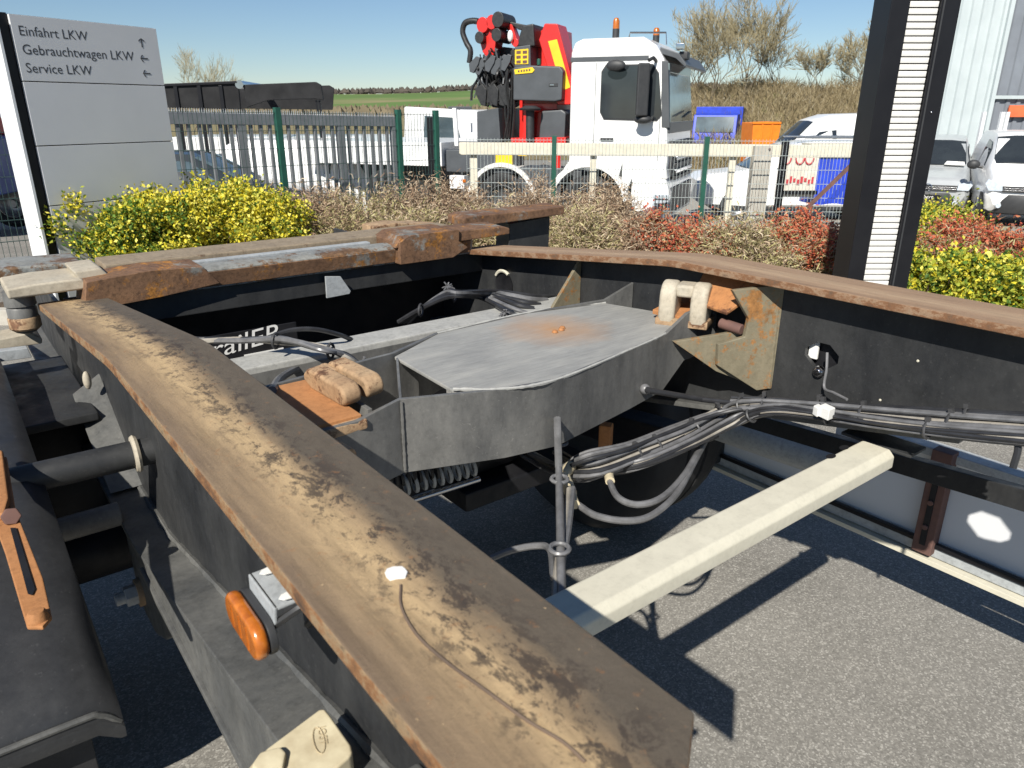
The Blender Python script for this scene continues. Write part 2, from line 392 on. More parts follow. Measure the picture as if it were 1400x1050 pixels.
# ================================================================== ground
def asphalt():
    m, t, b = nodes('asphalt')
    c = ramp(t, noise(t, 1.3, 6, .65), [(.3, (.20, .188, .165)), (.7, (.30, .283, .25))])
    tc = N(t, 'ShaderNodeTexCoord')
    def stones(sc, stops):
        vo = N(t, 'ShaderNodeTexVoronoi'); vo.inputs['Scale'].default_value = sc; t.links.new(tc.outputs['Object'], vo.inputs['Vector'])
        se = N(t, 'ShaderNodeSeparateColor'); t.links.new(vo.outputs['Color'], se.inputs[0]); return ramp(t, se.outputs[0], stops)
    g = stones(210, [(.0, (.02, .02, .021)), (.35, (.11, .105, .095)), (.75, (.22, .21, .19)), (.93, (.48, .46, .41)), (1, (.62, .60, .55))])
    g2 = stones(120, [(.0, (.03, .03, .03)), (.5, (.16, .15, .135)), (.9, (.24, .23, .205)), (1, (.5, .48, .43))])
    col = mix(t, .45, c, mix(t, .3, g, g2))
    st = ramp(t, noise(t, 2.3, 8, .75), [(.58, 0.0), (.70, .5)])
    col = mix(t, st, col, (.085, .08, .075))
    lt = ramp(t, noise(t, 9, 9, .8), [(.70, 0.0), (.75, .5)])
    col = mix(t, lt, col, (.36, .35, .32))
    t.links.new(col, b.inputs['Base Color']); b.inputs['Roughness'].default_value = .9; b.inputs['Specular IOR Level'].default_value = .2
    bumpit(t, b, noise(t, 330, 2, .8), .10, .003)
asphalt()
def pavers():
    m, t, b = nodes('pavers')
    tc = N(t, 'ShaderNodeTexCoord'); br = N(t, 'ShaderNodeTexBrick'); t.links.new(tc.outputs['Object'], br.inputs['Vector'])
    br.inputs['Scale'].default_value = 4.5; br.inputs['Color1'].default_value = (.36, .33, .28, 1); br.inputs['Color2'].default_value = (.30, .275, .235, 1)
    br.inputs['Mortar'].default_value = (.2, .185, .155, 1); br.inputs['Mortar Size'].default_value = .015
    col = mix(t, ramp(t, noise(t, .9, 6), [(.3, 0.0), (.75, .5)]), br.outputs[0], (.26, .25, .22))
    t.links.new(col, b.inputs['Base Color']); b.inputs['Roughness'].default_value = .9
pavers()
def soil():
    m, t, b = nodes('soil')
    col = ramp(t, noise(t, 30, 8, .75), [(.3, (.045, .03, .02)), (.55, (.13, .09, .055)), (.75, (.27, .2, .12))])
    t.links.new(col, b.inputs['Base Color']); b.inputs['Roughness'].default_value = .95; bumpit(t, b, noise(t, 60, 6, .8), .8, .02)
soil()
def sheet(name, lat0, lat1, deps, zoff, m, nl=2):
    mb = MB(); n = len(deps)
    for i, d in enumerate(deps):
        for j in range(nl):
            la = lat0+(lat1-lat0)*j/(nl-1); mb.v.append(LD(la, d, ground(d)+zoff))
    for i in range(n-1):
        for j in range(nl-1):
            a = i*nl+j; mb.f.append((a, a+1, a+nl+1, a+nl))
    return tag(obj(name, mb, m, smooth=False), kind='structure')
sheet('ground', -4000, 4000, [-60, 0, 5.5, 8, 11, 14, 17, 19, 40, 200, 6000], 0, 'asphalt', 9)
sheet('yard_paving', 3.2, 60, [8.6, 11, 14, 17, 19, 40], .004, 'pavers')
sheet('planting_bed', -4.6, 3.4, [5.6, 7, 9, 10.8], .012, 'soil')
sheet('bed_beside_pylon', 3.4, 9, [4.6, 5.5, 8.2], .016, 'soil')
# kerb between the asphalt and the planting bed
kb = MB()
for i in range(14):
    la = -4.6+i*.98; kb.bar(LD(la+.005, 5.55 if la < 3.3 else 4.55, .05), LD(la+.965, 5.55 if la+.9 < 3.3 else 4.55, .05), .1, .14)
tag(obj('kerb', kb, 'concrete', bevel=.01), kind='structure')

# ================================================================== the trailer
TL = 'long flatbed container trailer chassis with rusty worn beam tops, black frame and cables'
trailer = thing('trailer_chassis', TL, 'trailer', (.888, 1.6, 0))
XN0, XN1 = .164, .313            # near flange
XF0, XF1 = 1.463, 1.612          # far flange
TH = .018
def zt(y):
    if y < 1.18: return 1.2
    if y < 1.27:
        t = (y-1.18)/.09; return 1.2-.11*.045*t*t
    return 1.2-.11*.045-.11*(y-1.27)
def zbm(y): return .79 if y > 1.36 else .79+(1.36-y)*.205
YS = [.33, .45, .6, .8, 1.0, 1.18, 1.20, 1.225, 1.25, 1.27, 1.6, 1.9, 2.2]
def flange(x0, x1, y0l, y0r, parent, m, name='top_flange'):
    secs = []
    rag = random.Random(int(x0*100))
    for i, y in enumerate([None]+YS):
        ya, yb = (y0l, y0r) if y is None else (y, y)
        za, zb_ = (zt(ya), zt(yb))
        secs.append([(x0, ya, za), ((x0+x1)/2, (ya+yb)/2, (za+zb_)/2+.0006), (x1, yb, zb_), (x1, yb, zb_-TH), (x0, ya, za-TH)])
    mb = MB().sweep(secs); return obj(name, mb, m, parent, bevel=.0028)
def web(xc, y0, holes=()):
    """plate with octagonal openings; holes: (ya, yb, za, zb)"""
    ys = sorted(set([y0, .45, .63, .7, 1.0, 1.2, 1.36, 1.6, 1.9, 2.19, 2.25, 2.8, 3.4]+[h for q in holes for h in q[:2]]))
    zr = sorted(set([h for q in holes for h in q[2:]])) or [.98, 1.0]
    nr = len(zr)+2
    def rows(y):
        top = zt(min(y, 2.2))-TH+.001 if y < 2.22 else 1.02
        return [zbm(y)]+[min(z, top-.004*(nr-i)) for i, z in enumerate(zr)]+[top]
    mb = MB(); bases = []
    for dx in (-.006, .006):
        base = len(mb.v); bases.append(base)
        for y in ys:
            for z in rows(y): mb.v.append(Vector((xc+dx, y, z)))
        for i in range(len(ys)-1):
            for k in range(nr-1):
                a = base+i*nr+k
                hit = [q for q in holes if q[0]-1e-6 <= ys[i] and ys[i+1] <= q[1]+1e-6 and k >= 1 and k <= len(zr)-1 and zr[k-1] >= q[2]-1e-6 and zr[k] <= q[3]+1e-6]
                if not hit: mb.f.append((a, a+1, a+nr+1, a+nr))
    n = bases[1]
    for i in range(len(ys)-1):
        for k in (0, nr-1):
            a = i*nr+k; mb.f.append((a, a+nr, a+nr+n, a+n))
    for i in (0, len(ys)-1):
        for k in range(nr-1):
            a = i*nr+k; mb.f.append((a, a+1, a+1+n, a+n))
    for ya, yb, za, zb_ in holes:
        c = .35*(zb_-za); cy = .3*(yb-ya)
        for dx in (-.006, .006):
            for q in (((ya, za), (ya+cy, za), (ya, za+c)), ((yb, za), (yb-cy, za), (yb, za+c)), ((ya, zb_), (ya+cy, zb_), (ya, zb_-c)), ((yb, zb_), (yb-cy, zb_), (yb, zb_-c))):
                mb.add([(xc+dx, *r) for r in q], [(0, 1, 2)])
        ring = [(ya+cy, za), (yb-cy, za), (yb, za+c), (yb, zb_-c), (yb-cy, zb_), (ya+cy, zb_), (ya, zb_-c), (ya, za+c)]
        for i in range(8):
            q, r = ring[i], ring[(i+1) % 8]
            mb.poly([(xc-.006, *q), (xc-.006, *r), (xc+.006, *r), (xc+.006, *q)])
    return mb
nb = obj('main_beam', web(.2385, .30), 'black_paint', trailer, smooth=False)
fb = obj('main_beam', web(1.5375, .12, ((.786, .868, 1.004, 1.062), (.185, .30, 1.018, 1.106))), 'black_paint', trailer, smooth=False)
flange(XN0, XN1, .112, .216, nb, 'near_flange_steel')
flange(XF0, XF1, .10, .10, fb, 'far_flange_steel')
def bflange(x0, x1, parent, y0):
    secs = []
    for y in [y0, .5, .8, 1.1, 1.28, 1.36, 1.44, 1.8, 2.4, 3.4]:
        z = zbm(y) if not (1.2 < y < 1.5) else (zbm(1.28)+zbm(y))/2*.0+zbm(y)
        secs.append([(x0, y, z), (x1, y, z), (x1, y, z-.014), (x0, y, z-.014)])
    return obj('bottom_flange', MB().sweep(secs), 'chassis_grey', parent, bevel=.002)
bflange(.166, .308, nb, .3); bflange(1.466, 1.608, fb, .49)
# weld bead where the near web meets its bottom flange
obj('weld_bead', MB().tube([(.229, y, zbm(y)+.004) for y in [.34+.03*i for i in range(50)]], [.0055+.0016*math.sin(i*2.3) for i in range(50)], 6), 'chassis_grey', nb)
# straight lower plate under the rising bottom flange
obj('wedge_plate', MB().extr([(.163, 1.29, .79), (.163, .34, .785), (.168, .34, .985), (.168, 1.28, .80)], (.010, 0, 0)), 'chassis_grey', nb, bevel=.002)
obj('lower_rail', MB().box(.158, .21, .35, 1.30, .772, .785), 'chassis_grey', nb, bevel=.002)
# black block hanging below the near flange
obj('rubber_buffer', MB().box(.196, .231, .395, .43, .985, 1.03), 'chassis_grey', nb, bevel=.004)
# chipped paint fleck and wire mark on the near flange
fl = MB()
c = SZ(540, 783, 1.2015)
fl.extr([(c.x+math.cos(a)*.011*(.7+.5*RND.random()), c.y+math.sin(a)*.010*(.7+.5*RND.random()), 1.2002) for a in [k*.628 for k in range(10)]], (0, 0, .0018))
obj('paint_chip', fl, 'white_matt', nb, bevel=.0006)
obj('wire_mark', MB().tube(smoothpath([SZ(u, v, 1.2008) for u, v in ((548, 800), (549, 830), (570, 868), (610, 905), (665, 945), (720, 985), (770, 1015), (800, 1042))]), .0013, 5), 'stem_brown', nb)

# ---- cross bridge between the beams: flat lid, skirts, rusty seats and folding locks
bridge = obj('bridge_lid', MB().extr([(.735, 1.37), (.905, 1.462), (1.2, 1.478), (1.44, 1.43), (1.505, 1.20), (1.33, 1.122), (1.18, 1.088), (.92, 1.04), (.80, 1.062), (.722, 1.12), (.735, 1.37)][:-1] and
    [Vector((x, y, 1.042)) for x, y in ((.735, 1.37), (.905, 1.462), (1.2, 1.478), (1.44, 1.43), (1.505, 1.20), (1.33, 1.122), (1.18, 1.088), (.92, 1.04), (.80, 1.062), (.722, 1.12))], (0, 0, .008)), 'lid_grey', trailer, bevel=.002)
def skirt(pts, ztop, zbot, name, m='bridge_grey', th=.010, out=(0, -1)):
    secs = []
    for i, (x, y) in enumerate(pts):
        a = Vector(pts[max(i-1, 0)]); b = Vector(pts[min(i+1, len(pts)-1)]); d = (b-a).normalized(); nrm = Vector((d.y, -d.x))
        q = Vector((x, y))-nrm*th
        secs.append([(x, y, zbot[i]), (x, y, ztop[i]), (q.x, q.y, ztop[i]), (q.x, q.y, zbot[i])])
    return obj(name, MB().sweep(secs), m, bridge, bevel=.0015)
skirt([(.25, 1.10), (.40, 1.102), (.51, 1.098), (.612, 1.128), (.80, 1.056), (.92, 1.034), (1.18, 1.082), (1.335, 1.116), (1.42, 1.125), (1.53, 1.12)],
      [1.04, 1.045, 1.047, 1.054, 1.052, 1.052, 1.052, 1.052, 1.088, 1.102], [.90, .905, .905, .902, .905, .905, .905, .905, .965, .975], 'front_skirt')
skirt([(1.53, 1.42), (1.44, 1.44), (1.2, 1.486), (.905, 1.47), (.735, 1.385), (.60, 1.36), (.40, 1.36), (.25, 1.36)],
      [1.10, 1.06, 1.052, 1.052, 1.056, 1.06, 1.05, 1.05], [.97, .93, .905, .905, .905, .905, .905, .905], 'back_skirt')
def bead(pts, name, par, m='bridge_grey', r_=.0042):
    q = smoothpath(pts, 14); rr = random.Random(len(q)); obj(name, MB().tube(q, [r_*(.75+.5*rr.random()) for _ in q], 6), m, par)
bead([(.722, 1.118, 1.0515), (.80, 1.060, 1.0515), (.92, 1.038, 1.0515), (1.18, 1.086, 1.0515), (1.33, 1.12, 1.0515), (1.44, 1.165, 1.0515)], 'weld_bead', bridge, 'dusty_grey', .0036)
bead([(.612, 1.124, .91), (.612, 1.124, .98), (.612, 1.124, 1.05)], 'weld_bead', bridge, 'bridge_grey', .003)
bead([(.905, 1.462, 1.051), (1.2, 1.479, 1.051), (1.44, 1.431, 1.051)], 'weld_bead', bridge, 'dusty_grey', .0036)
bead([(1.527, .95, 1.17), (1.527, .947, 1.05), (1.527, .945, .92)], 'weld_bead', fb, 'dirty_olive', .005)
# folded end webs under the open corners
obj('inner_web', MB().box(.55, .56, 1.14, 1.352, .905, 1.045), 'bridge_grey', bridge, bevel=.001)
obj('inner_web', MB().extr([(.616, 1.14, 1.05), (.733, 1.36, 1.05), (.733, 1.36, .93), (.616, 1.14, .93)], (.006, 0, 0)), 'bridge_grey', bridge, bevel=.001)
for x, y in ((1.16, 1.30), (1.135, 1.295), (1.172, 1.31)):
    obj('weld_stub', MB().lathe([(.0, .006), (.005, .0055), (.007, .003), (.008, 0)], (x, y, 1.0508), (0, 0, 1), 9), 'rust_orange', bridge)
# seats
obj('seat_plate', MB().box(.318, .525, 1.112, 1.345, 1.040, 1.052), 'rust_orange', bridge, bevel=.002)
obj('seat_plate', MB().extr([(1.42, 1.135, 1.062), (1.53, 1.135, 1.085), (1.53, 1.24, 1.085), (1.42, 1.24, 1.062)], (0, 0, .012)), 'rust_orange', bridge, bevel=.002)
obj('seat_lip', MB().bar((.41, 1.105, 1.035), (.53, 1.108, 1.037), .02, .02), 'cast_worn', bridge, bevel=.005)
# folding lock: two rounded cheeks joined by a cross web
def lock(o, ex, ey, ez, m, name='folding_lock', ln=.125, hgt=.07, th=.032, gap=.034):
    o, ex, ey, ez = Vector(o), Vector(ex).normalized(), Vector(ey).normalized(), Vector(ez).normalized()
    root = None
    for k, s in enumerate((0, 1)):
        y0 = s*(th+gap)
        prof = []
        for a in [i*math.pi/8 for i in range(9)]:
            prof.append((ln-hgt*.5+math.sin(a)*hgt*.5, hgt*.5+math.cos(a)*hgt*.5))
        prof += [(.03, .0), (.0, .012), (.0, hgt*.62), (.022, hgt)]
        mb = MB().extr([o+ex*p+ez*q+ey*y0 for p, q in prof], ey*th)
        if root is None: root = obj(name, mb, m, bridge, bevel=.009, segs=3)
        else: obj('cheek', mb, m, bridge, bevel=.009, segs=3)
    obj('cross_web', MB().obox(o+ex*.03+ey*(th+gap/2)+ez*hgt*.45, ex*.028, ey*(gap/2+.004), ez*hgt*.4), m, bridge, bevel=.006)
lock((.505, 1.315, 1.050), (.05, -1, 0), (1, .05, .10), (-.10, 0, 1), 'cast_worn', ln=.165, hgt=.042, th=.038, gap=.010)
le = Vector((.45, -.89, 0)).normalized(); ldd = Vector((.89, .45, 0)).normalized(); lb0 = Vector((1.388, 1.195, 1.052))
for s_ in (0, 1):
    o_ = lb0+le*(s_*.078); prof = [(0, 0), (-.002, .03), (.0, .052)]
    prof += [(.042-.042*math.cos(a), .060+.046*math.sin(a)) for a in [math.pi*k/10 for k in range(1, 10)]]
    prof += [(.084, .052), (.080, .03), (.082, 0)]
    obj('folding_lock' if s_ == 0 else 'cheek', MB().extr([o_+ldd*a+Vector((0, 0, b_)) for a, b_ in prof], le*.042), 'cast_pale', bridge, bevel=.010, segs=3)
obj('lock_saddle', MB().obox(lb0+le*.060+ldd*.044+Vector((0, 0, .084)), le*.024, ldd*.030, Vector((0, 0, .016))), 'cast_pale', bridge, bevel=.008, segs=3)
obj('lock_foot', MB().obox(lb0+le*.06+ldd*.05+Vector((0, 0, .006)), le*.066, ldd*.05, Vector((0, 0, .010))), 'cast_worn', bridge, bevel=.004)
# olive end bracket on the far beam
obj('end_bracket', MB().extr([(1.43, 1.01, 1.165), (1.531, .94, 1.178), (1.531, .94, .92), (1.50, .96, .915), (1.43, 1.03, .975), (1.425, 1.03, 1.03), (1.47, .99, 1.05), (1.47, .985, 1.095)], (.004, .012, 0)), 'dirty_olive', fb, bevel=.002)
obj('end_bracket', MB().extr([(1.355, 1.11, 1.03), (1.47, 1.02, 1.055), (1.531, .97, 1.06), (1.531, .97, .91), (1.44, 1.04, .955)], (.006, .012, 0)), 'dirty_olive', fb, bevel=.002)
obj('bracket_cap', MB().extr([(1.445, 1.03, 1.098), (1.531, .985, 1.165), (1.531, 1.17, 1.165), (1.455, 1.15, 1.105)], (-.003, 0, .008)), 'rust_orange', fb, bevel=.002)
obj('pivot_pin', MB().cyl((1.465, 1.06, 1.07), (1.47, 1.0, 1.065), .013, 14), 'rust_bar', fb, bevel=.003)
# bolts below the near seat
obj('pivot_pin', MB().cyl((.45, 1.09, 1.018), (.462, 1.04, 1.012), .018, 12), 'cast_worn', bridge, bevel=.003)
obj('pivot_nut', MB().cyl((.438, 1.075, .99), (.45, 1.06, .985), .022, 6), 'chassis_grey', bridge, bevel=.002)
# triangular gusset further back on the far web
obj('gusset', MB().extr([(1.53, 1.63, 1.135), (1.53, 1.63, .97), (1.395, 1.63, .965), (1.41, 1.63, .99)], (0, .012, 0)), 'dirty_olive', fb, bevel=.002)
# round opening with bright lip in the far web
obj('web_hole', MB().lathe([(.0, 0), (.045, 0), (.05, .002)], (1.5305, 2.02, .985), (-1, 0, 0), 20), 'deep_black', fb)
obj('hole_lip', MB().tube([(1.526, 2.02+.05*math.cos(a), .985+.05*math.sin(a)) for a in [.6+i*.2 for i in range(9)]], .006, 6), 'galv_pale', fb)
# hardware at the hole in the far web: bolt, bent rod, plate edge behind
obj('slot_shade', MB().box(1.56, 1.566, .76, .90, .99, 1.08), 'deep_black', fb)  # dark plate standing in for the shade behind the opening
obj('slot_tab', MB().box(1.546, 1.553, .845, .868, 1.015, 1.06), 'white_matt', fb, bevel=.002)
obj('bolt', MB().lathe([(0, .014), (.008, .013), (.013, .008), (.014, 0)], (1.531, .826, .995), (-1, 0, 0), 12), 'chrome', fb)
obj('bent_rod', MB().tube(smoothpath([SX(1131, 482, 1.525), SX(1130, 505, 1.515), SX(1127, 530, 1.505), SX(1140, 537, 1.49), SX(1158, 546, 1.47)]), .0032, 8), 'cable_grey', fb)
for y, z in ((.62, 1.075), (.3, 1.1), (.5, 1.0), (.68, .97), (.95, 1.02)):
    obj('rivet', MB().lathe([(0, .0015), (.0022, .001), (.003, 0)], (1.5315, y, z), (-1, 0, 0), 8), 'galv_pale', fb)

# ---- cross tube behind the bridge and the dark beams at the rear
obj('cross_tube', MB().box(.246, 1.531, 1.635, 1.735, .90, 1.0), 'dusty_grey', trailer, bevel=.006)
obj('cross_tube_front', MB().box(.25, 1.529, 1.6315, 1.6345, .902, .985), 'bridge_grey', trailer, bevel=.001)
obj('rear_beam', MB().box(.246, 1.531, 2.15, 2.24, 1.014, 1.084), 'black_paint', trailer, bevel=.004)
obj('shade_panel', MB().box(.246, 1.531, 2.42, 2.43, .35, 1.05), 'deep_black', trailer, bevel=.001)  # dark sheet added so the shaded space under the cross bar looks black
def islands(mb):
    par = list(range(len(mb.v)))
    def fd(i):
        while par[i] != i: par[i] = par[par[i]]; i = par[i]
        return i
    for f in mb.f:
        for a in f[1:]: par[fd(a)] = fd(f[0])
    gr_ = {}
    for f in mb.f: gr_.setdefault(fd(f[0]), []).append(f)
    out = []
    for fs in gr_.values():
        ids = sorted({i for f in fs for i in f}); mp = {i: k for k, i in enumerate(ids)}
        o = MB(); o.v = [mb.v[i] for i in ids]; o.f = [tuple(mp[i] for i in f) for f in fs]; out.append(o)
    return out
fp = obj('flap_plate', MB().box(.40, .745, 1.955, 1.962, .86, .998), 'deep_black', trailer, bevel=.001)
for g in islands(text_mb('trailER', .082, (.476, 1.9535, .935), (1, 0, .10), (.12, 0, .85))): obj('letter', g, 'white_matt', fp, smooth=False)
for x0, x1, z in ((.49, .515, .918), (.53, .57, .91), (.59, .70, .922)):
    obj('letter_bar', MB().box(x0, x1, 1.9525, 1.9545, z, z+.010), 'white_matt', fp, smooth=False)
obj('letter_bar', MB().box(.535, .543, 1.952, 1.954, .895, .909), 'white_matt', fp, smooth=False)
# small bracket plate seen below the rear cross bar
obj('rear_bracket', MB().extr([SY(445, 378, 2.12), SY(466, 378, 2.12), SY(480, 398, 2.12), SY(478, 402, 2.12), SY(447, 408, 2.12)], (0, .008, 0)), 'galv_clean', trailer, bevel=.002)
obj('rear_bracket', MB().extr([SY(497, 375, 2.3), SY(525, 366, 2.3), SY(522, 388, 2.3), SY(503, 392, 2.3)], (0, .02, 0)), 'galv_pale', trailer, bevel=.002)

# ---- galvanised cross bar with rusty pads at the rear
cb = obj('cross_bar', MB().sweep([[(x, 2.13, 1.086), (x, 2.12, 1.138), (x, 2.14, 1.146), (x, 2.19, 1.148), (x, 2.20, 1.12), (x, 2.20, 1.086)] for x in (.34, .8, 1.2, 1.47)]), 'galvanised', trailer, bevel=.003)
obj('cross_bar_face', MB().sweep([[(x, 2.1265, 1.092), (x, 2.1175, 1.134), (x, 2.1245, 1.136), (x, 2.1335, 1.092)] for x in (.36, .6, .9, 1.2, 1.46)]), 'galv_rusty', cb, bevel=.001)
obj('rail_strip', MB().box(.44, 1.12, 2.205, 2.235, 1.12, 1.152), 'galv_clean', cb, bevel=.004)
obj('back_rail', MB().box(.34, 1.50, 2.25, 2.40, 1.09, 1.162), 'dusty_brown', cb, bevel=.006)
obj('rust_pad', MB().extr([(.255, 2.10, 1.085), (.345, 2.10, 1.082), (.44, 2.115, 1.084), (.60, 2.118, 1.10), (.56, 2.118, 1.152), (.42, 2.105, 1.160), (.27, 2.10, 1.15)], (0, .13, .002)), 'galv_rusty', cb, bevel=.002)
obj('rust_pad', MB().extr([SY(548, 362, 2.09), SY(547, 332, 2.09), SY(560, 322, 2.09), SY(628, 314, 2.09), SY(628, 330, 2.09), SY(640, 338, 2.09), SY(620, 352, 2.09)], (0, .18, 0)), 'galv_rusty', cb, bevel=.002)
obj('pad_wing', MB().extr([SY(540, 340, 2.10), SY(548, 324, 2.10), SY(690, 310, 2.10), SY(697, 312, 2.10), SY(697, 320, 2.10), SY(630, 330, 2.10), SY(560, 338, 2.10)], (.02, .15, .0)), 'galv_rusty', cb, bevel=.004)
obj('rust_block', MB().extr([SY(512, 320, 2.42), SY(512, 310, 2.42), SY(540, 305, 2.42), SY(608, 307, 2.42), SY(610, 318, 2.42)], (0, .1, 0)), 'cast_worn', cb, bevel=.004)
obj('lock_plate', MB().extr([SY(634, 312, 2.35), SY(634, 300, 2.35), SY(642, 296, 2.35), SY(735, 287, 2.35), SY(772, 282, 2.35), SY(772, 293, 2.35), SY(690, 305, 2.35)], (.03, .16, 0)), 'galv_rusty', cb, bevel=.005)
obj('lock_box', MB().extr([SY(697, 306, 2.40), SY(752, 296, 2.40), SY(750, 340, 2.40), SY(696, 345, 2.40)], (.02, .12, 0)), 'black_paint', cb, bevel=.003)
# near end: outrigger pads, rubber pin and lower rails
obj('outrigger_pad', MB().extr([SY(-70, 392, 2.35), SY(-70, 378, 2.35), SY(8, 366, 2.35), SY(112, 358, 2.35), SY(121, 370, 2.35), SY(112, 376, 2.35), SY(40, 386, 2.35)], (0, .18, 0)), 'galvanised', cb, bevel=.008, segs=3)
obj('outrigger_pad', MB().extr([SY(8, 396, 2.14), SY(50, 388, 2.14), SY(100, 382, 2.14), SY(112, 381, 2.14), SY(119, 387, 2.14), SY(116, 396, 2.14), SY(12, 410, 2.14)], (0, .18, 0)), 'cast_pale', cb, bevel=.006, segs=3)
obj('pad_link', MB().extr([SY(100, 372, 2.16), SY(138, 366, 2.16), SY(150, 376, 2.16), SY(148, 404, 2.16), SY(122, 404, 2.16)], (0, .16, 0)), 'cast_pale', cb, bevel=.006)
pc = SY(32, 432, 2.22)
obj('pin_body', MB().lathe([(0, .07), (.034, .068), (.036, .03), (.031, .026), (.034, .022), (.034, -.006), (.03, -.01), (.029, -.035), (.024, -.04), (.0, -.05)], pc+Vector((0, 0, .0)), (0, 0, 1), 20), 'bridge_grey', cb)
obj('pin_collar', MB().lathe([(.0345, .0), (.0365, -.004), (.0365, -.028), (.031, -.034)], pc, (0, 0, 1), 20), 'cast_worn', cb)
obj('lower_bar', MB().extr([SY(-80, 478, 2.25), SY(0, 464, 2.25), (SY(42, 455, 2.25)), SY(58, 463, 2.25), SY(58, 470, 2.25), SY(-80, 490, 2.25)], (0, .1, 0)), 'cast_pale', cb, bevel=.004)
obj('lower_plate', MB().extr([SY(-80, 490, 2.12), SY(38, 476, 2.12), SY(44, 489, 2.12), SY(-80, 506, 2.12)], (0, .03, 0)), 'galv_clean', cb, bevel=.002)

# ---- pale cross member in the open bay
wy0 = .5*(SZ(841, 840, .9).y+SZ(1213, 613, .9).y); wy1 = .5*(SZ(779, 809, .9).y+SZ(1135, 607, .9).y)
cm = obj('pale_cross_member', MB().sweep([[(x, wy0, .862), (x, wy0, .888), (x, wy0+.012, .9), (x, wy1-.012, .9), (x, wy1, .888), (x, wy1, .862)] for x in (.245, .6, 1.0, 1.40, 1.46)]), 'galv_pale', trailer, bevel=.003)
for u, v in ((1154, 612), (1136, 624)):
    p = SZ(u, v, .9)
    obj('slot', MB().extr([(p.x+.014*math.cos(a)*(1 if abs(math.cos(a)) > .1 else 1), p.y+.008*math.sin(a), .9003) for a in [k*.524 for k in range(12)]], (0, 0, .0006)), 'deep_black', cm)
obj('end_shade', MB().box(1.462, 1.53, wy0-.03, wy1+.04, .894, .901), 'black_paint', cm, bevel=.002)  # black plate standing in for the shade of the cables on this end

# ---- side guard on the far side
sg = obj('side_guard', MB().box(2.14, 2.17, .05, 1.07, .36, .62), 'sign_metal', trailer, bevel=.003)
obj('guard_board', MB().box(2.14, 2.17, 1.075, 2.05, .36, .56), 'sign_metal', sg, bevel=.003)
obj('guard_cap', MB().box(2.125, 2.185, .05, 1.05, .622, .648), 'galv_clean', sg, bevel=.003)
obj('guard_rail', MB().box(2.12, 2.15, .05, 2.1, .318, .352), 'galv_clean', sg, bevel=.006)
obj('guard_seal', MB().box(2.112, 2.13, .05, 2.1, .353, .366), 'gloss_black', sg, bevel=.002)
obj('guard_foot', MB().box(2.10, 2.16, .05, 2.1, .30, .316), 'galv_pale', sg, bevel=.002)
for y in (.735, 1.5):
    hb = obj('guard_bracket', MB().box(2.095, 2.138, y-.028, y+.028, .33, .66), 'rust_bar' if y < 1 else 'black_paint', sg, bevel=.004)
    obj('bracket_groove', MB().box(2.090, 2.096, y-.008, y+.008, .36, .62), 'deep_black', hb, bevel=.001)
    for z in (.42, .5, .58): obj('bracket_bolt', MB().cyl((2.092, y, z), (2.084, y, z), .008, 8), 'rust_bar', hb, bevel=.001)
tb = obj('bumper_tube', MB().tube([(2.02, 1.44, .525), (2.02, 1.15, .54), (2.02, .93, .552)], .055, 18), 'galv_clean', trailer)
obj('tube_end', MB().lathe([(0, .0), (.056, 0), (.058, .004), (.056, .02)], (2.02, 1.45, .525), (0, -1, 0), 18), 'cast_pale', tb)
obj('tube_strap', MB().extr([(1.97, 1.47, .42), (1.99, 1.47, .6), (2.03, 1.47, .6), (2.06, 1.47, .44)], (0, .012, 0)), 'cast_pale', tb, bevel=.002)
obj('long_rail', MB().bar((1.96, 1.5, .60), (1.70, .2, .80), .03, .05), 'black_paint', trailer, bevel=.003)

# ---- running gear below
def wheel(c, w_, rr, name='wheel', ax=(1, 0, 0), parent=None, tyre='rubber', rim='steel_rim', nb_=10):
    ax = Vector(ax); h = w_/2
    t = obj(name, MB().lathe([(rr*.58, -h*.8), (rr*.62, -h*.92), (rr*.8, -h), (rr*.93, -h*.96), (rr*.985, -h*.82), (rr, -h*.6), (rr, -h*.32), (rr*.975, -h*.30), (rr*.975, -h*.24), (rr, -h*.22),
        (rr, h*.22), (rr*.975, h*.24), (rr*.975, h*.30), (rr, h*.32), (rr, h*.6), (rr*.985, h*.82), (rr*.93, h*.96), (rr*.8, h), (rr*.62, h*.92), (rr*.58, h*.8)], c, ax, 40), tyre, parent)
    rm = obj('rim', MB().lathe([(rr*.585, -h*.82), (rr*.55, -h*.85), (rr*.5, -h*.5), (rr*.3, -h*.1), (rr*.2, -h*.1), (rr*.16, -h*.5), (0, -h*.5)], c, ax, 28), rim, t)
    obj('rim', MB().lathe([(rr*.585, h*.82), (rr*.55, h*.85), (rr*.5, h*.5), (rr*.3, h*.1), (rr*.2, h*.1), (rr*.16, h*.5), (0, h*.5)], c, ax, 28), rim, t)
    return t
wheel((1.93, 1.93, .50), .36, .50, parent=trailer, rim='black_paint')
wheel((-.16, 1.93, .50), .36, .50, parent=trailer, rim='black_paint')
obj('axle', MB().cyl((.0, 1.93, .50), (1.8, 1.93, .50), .07, 20), 'deep_black', trailer)
obj('brake_chamber', MB().lathe([(0, 0), (.07, 0), (.085, .02), (.085, .09), (.07, .13), (.03, .15), (0, .15)], (1.20, 1.78, .56), (0, .4, 1), 18), 'black_paint', trailer)
def coil(p0, p1, r, turns, wire, parent, m='black_paint'):
    p0, p1 = Vector(p0), Vector(p1); d = p1-p0; t = d.normalized(); a = t.orthogonal().normalized(); b = t.cross(a); n = turns*14
    return obj('coil_spring', MB().tube([p0+d*(i/n)+(a*math.cos(2*math.pi*i*turns/n)+b*math.sin(2*math.pi*i*turns/n))*r for i in range(n+1)], wire, 6), m, parent)
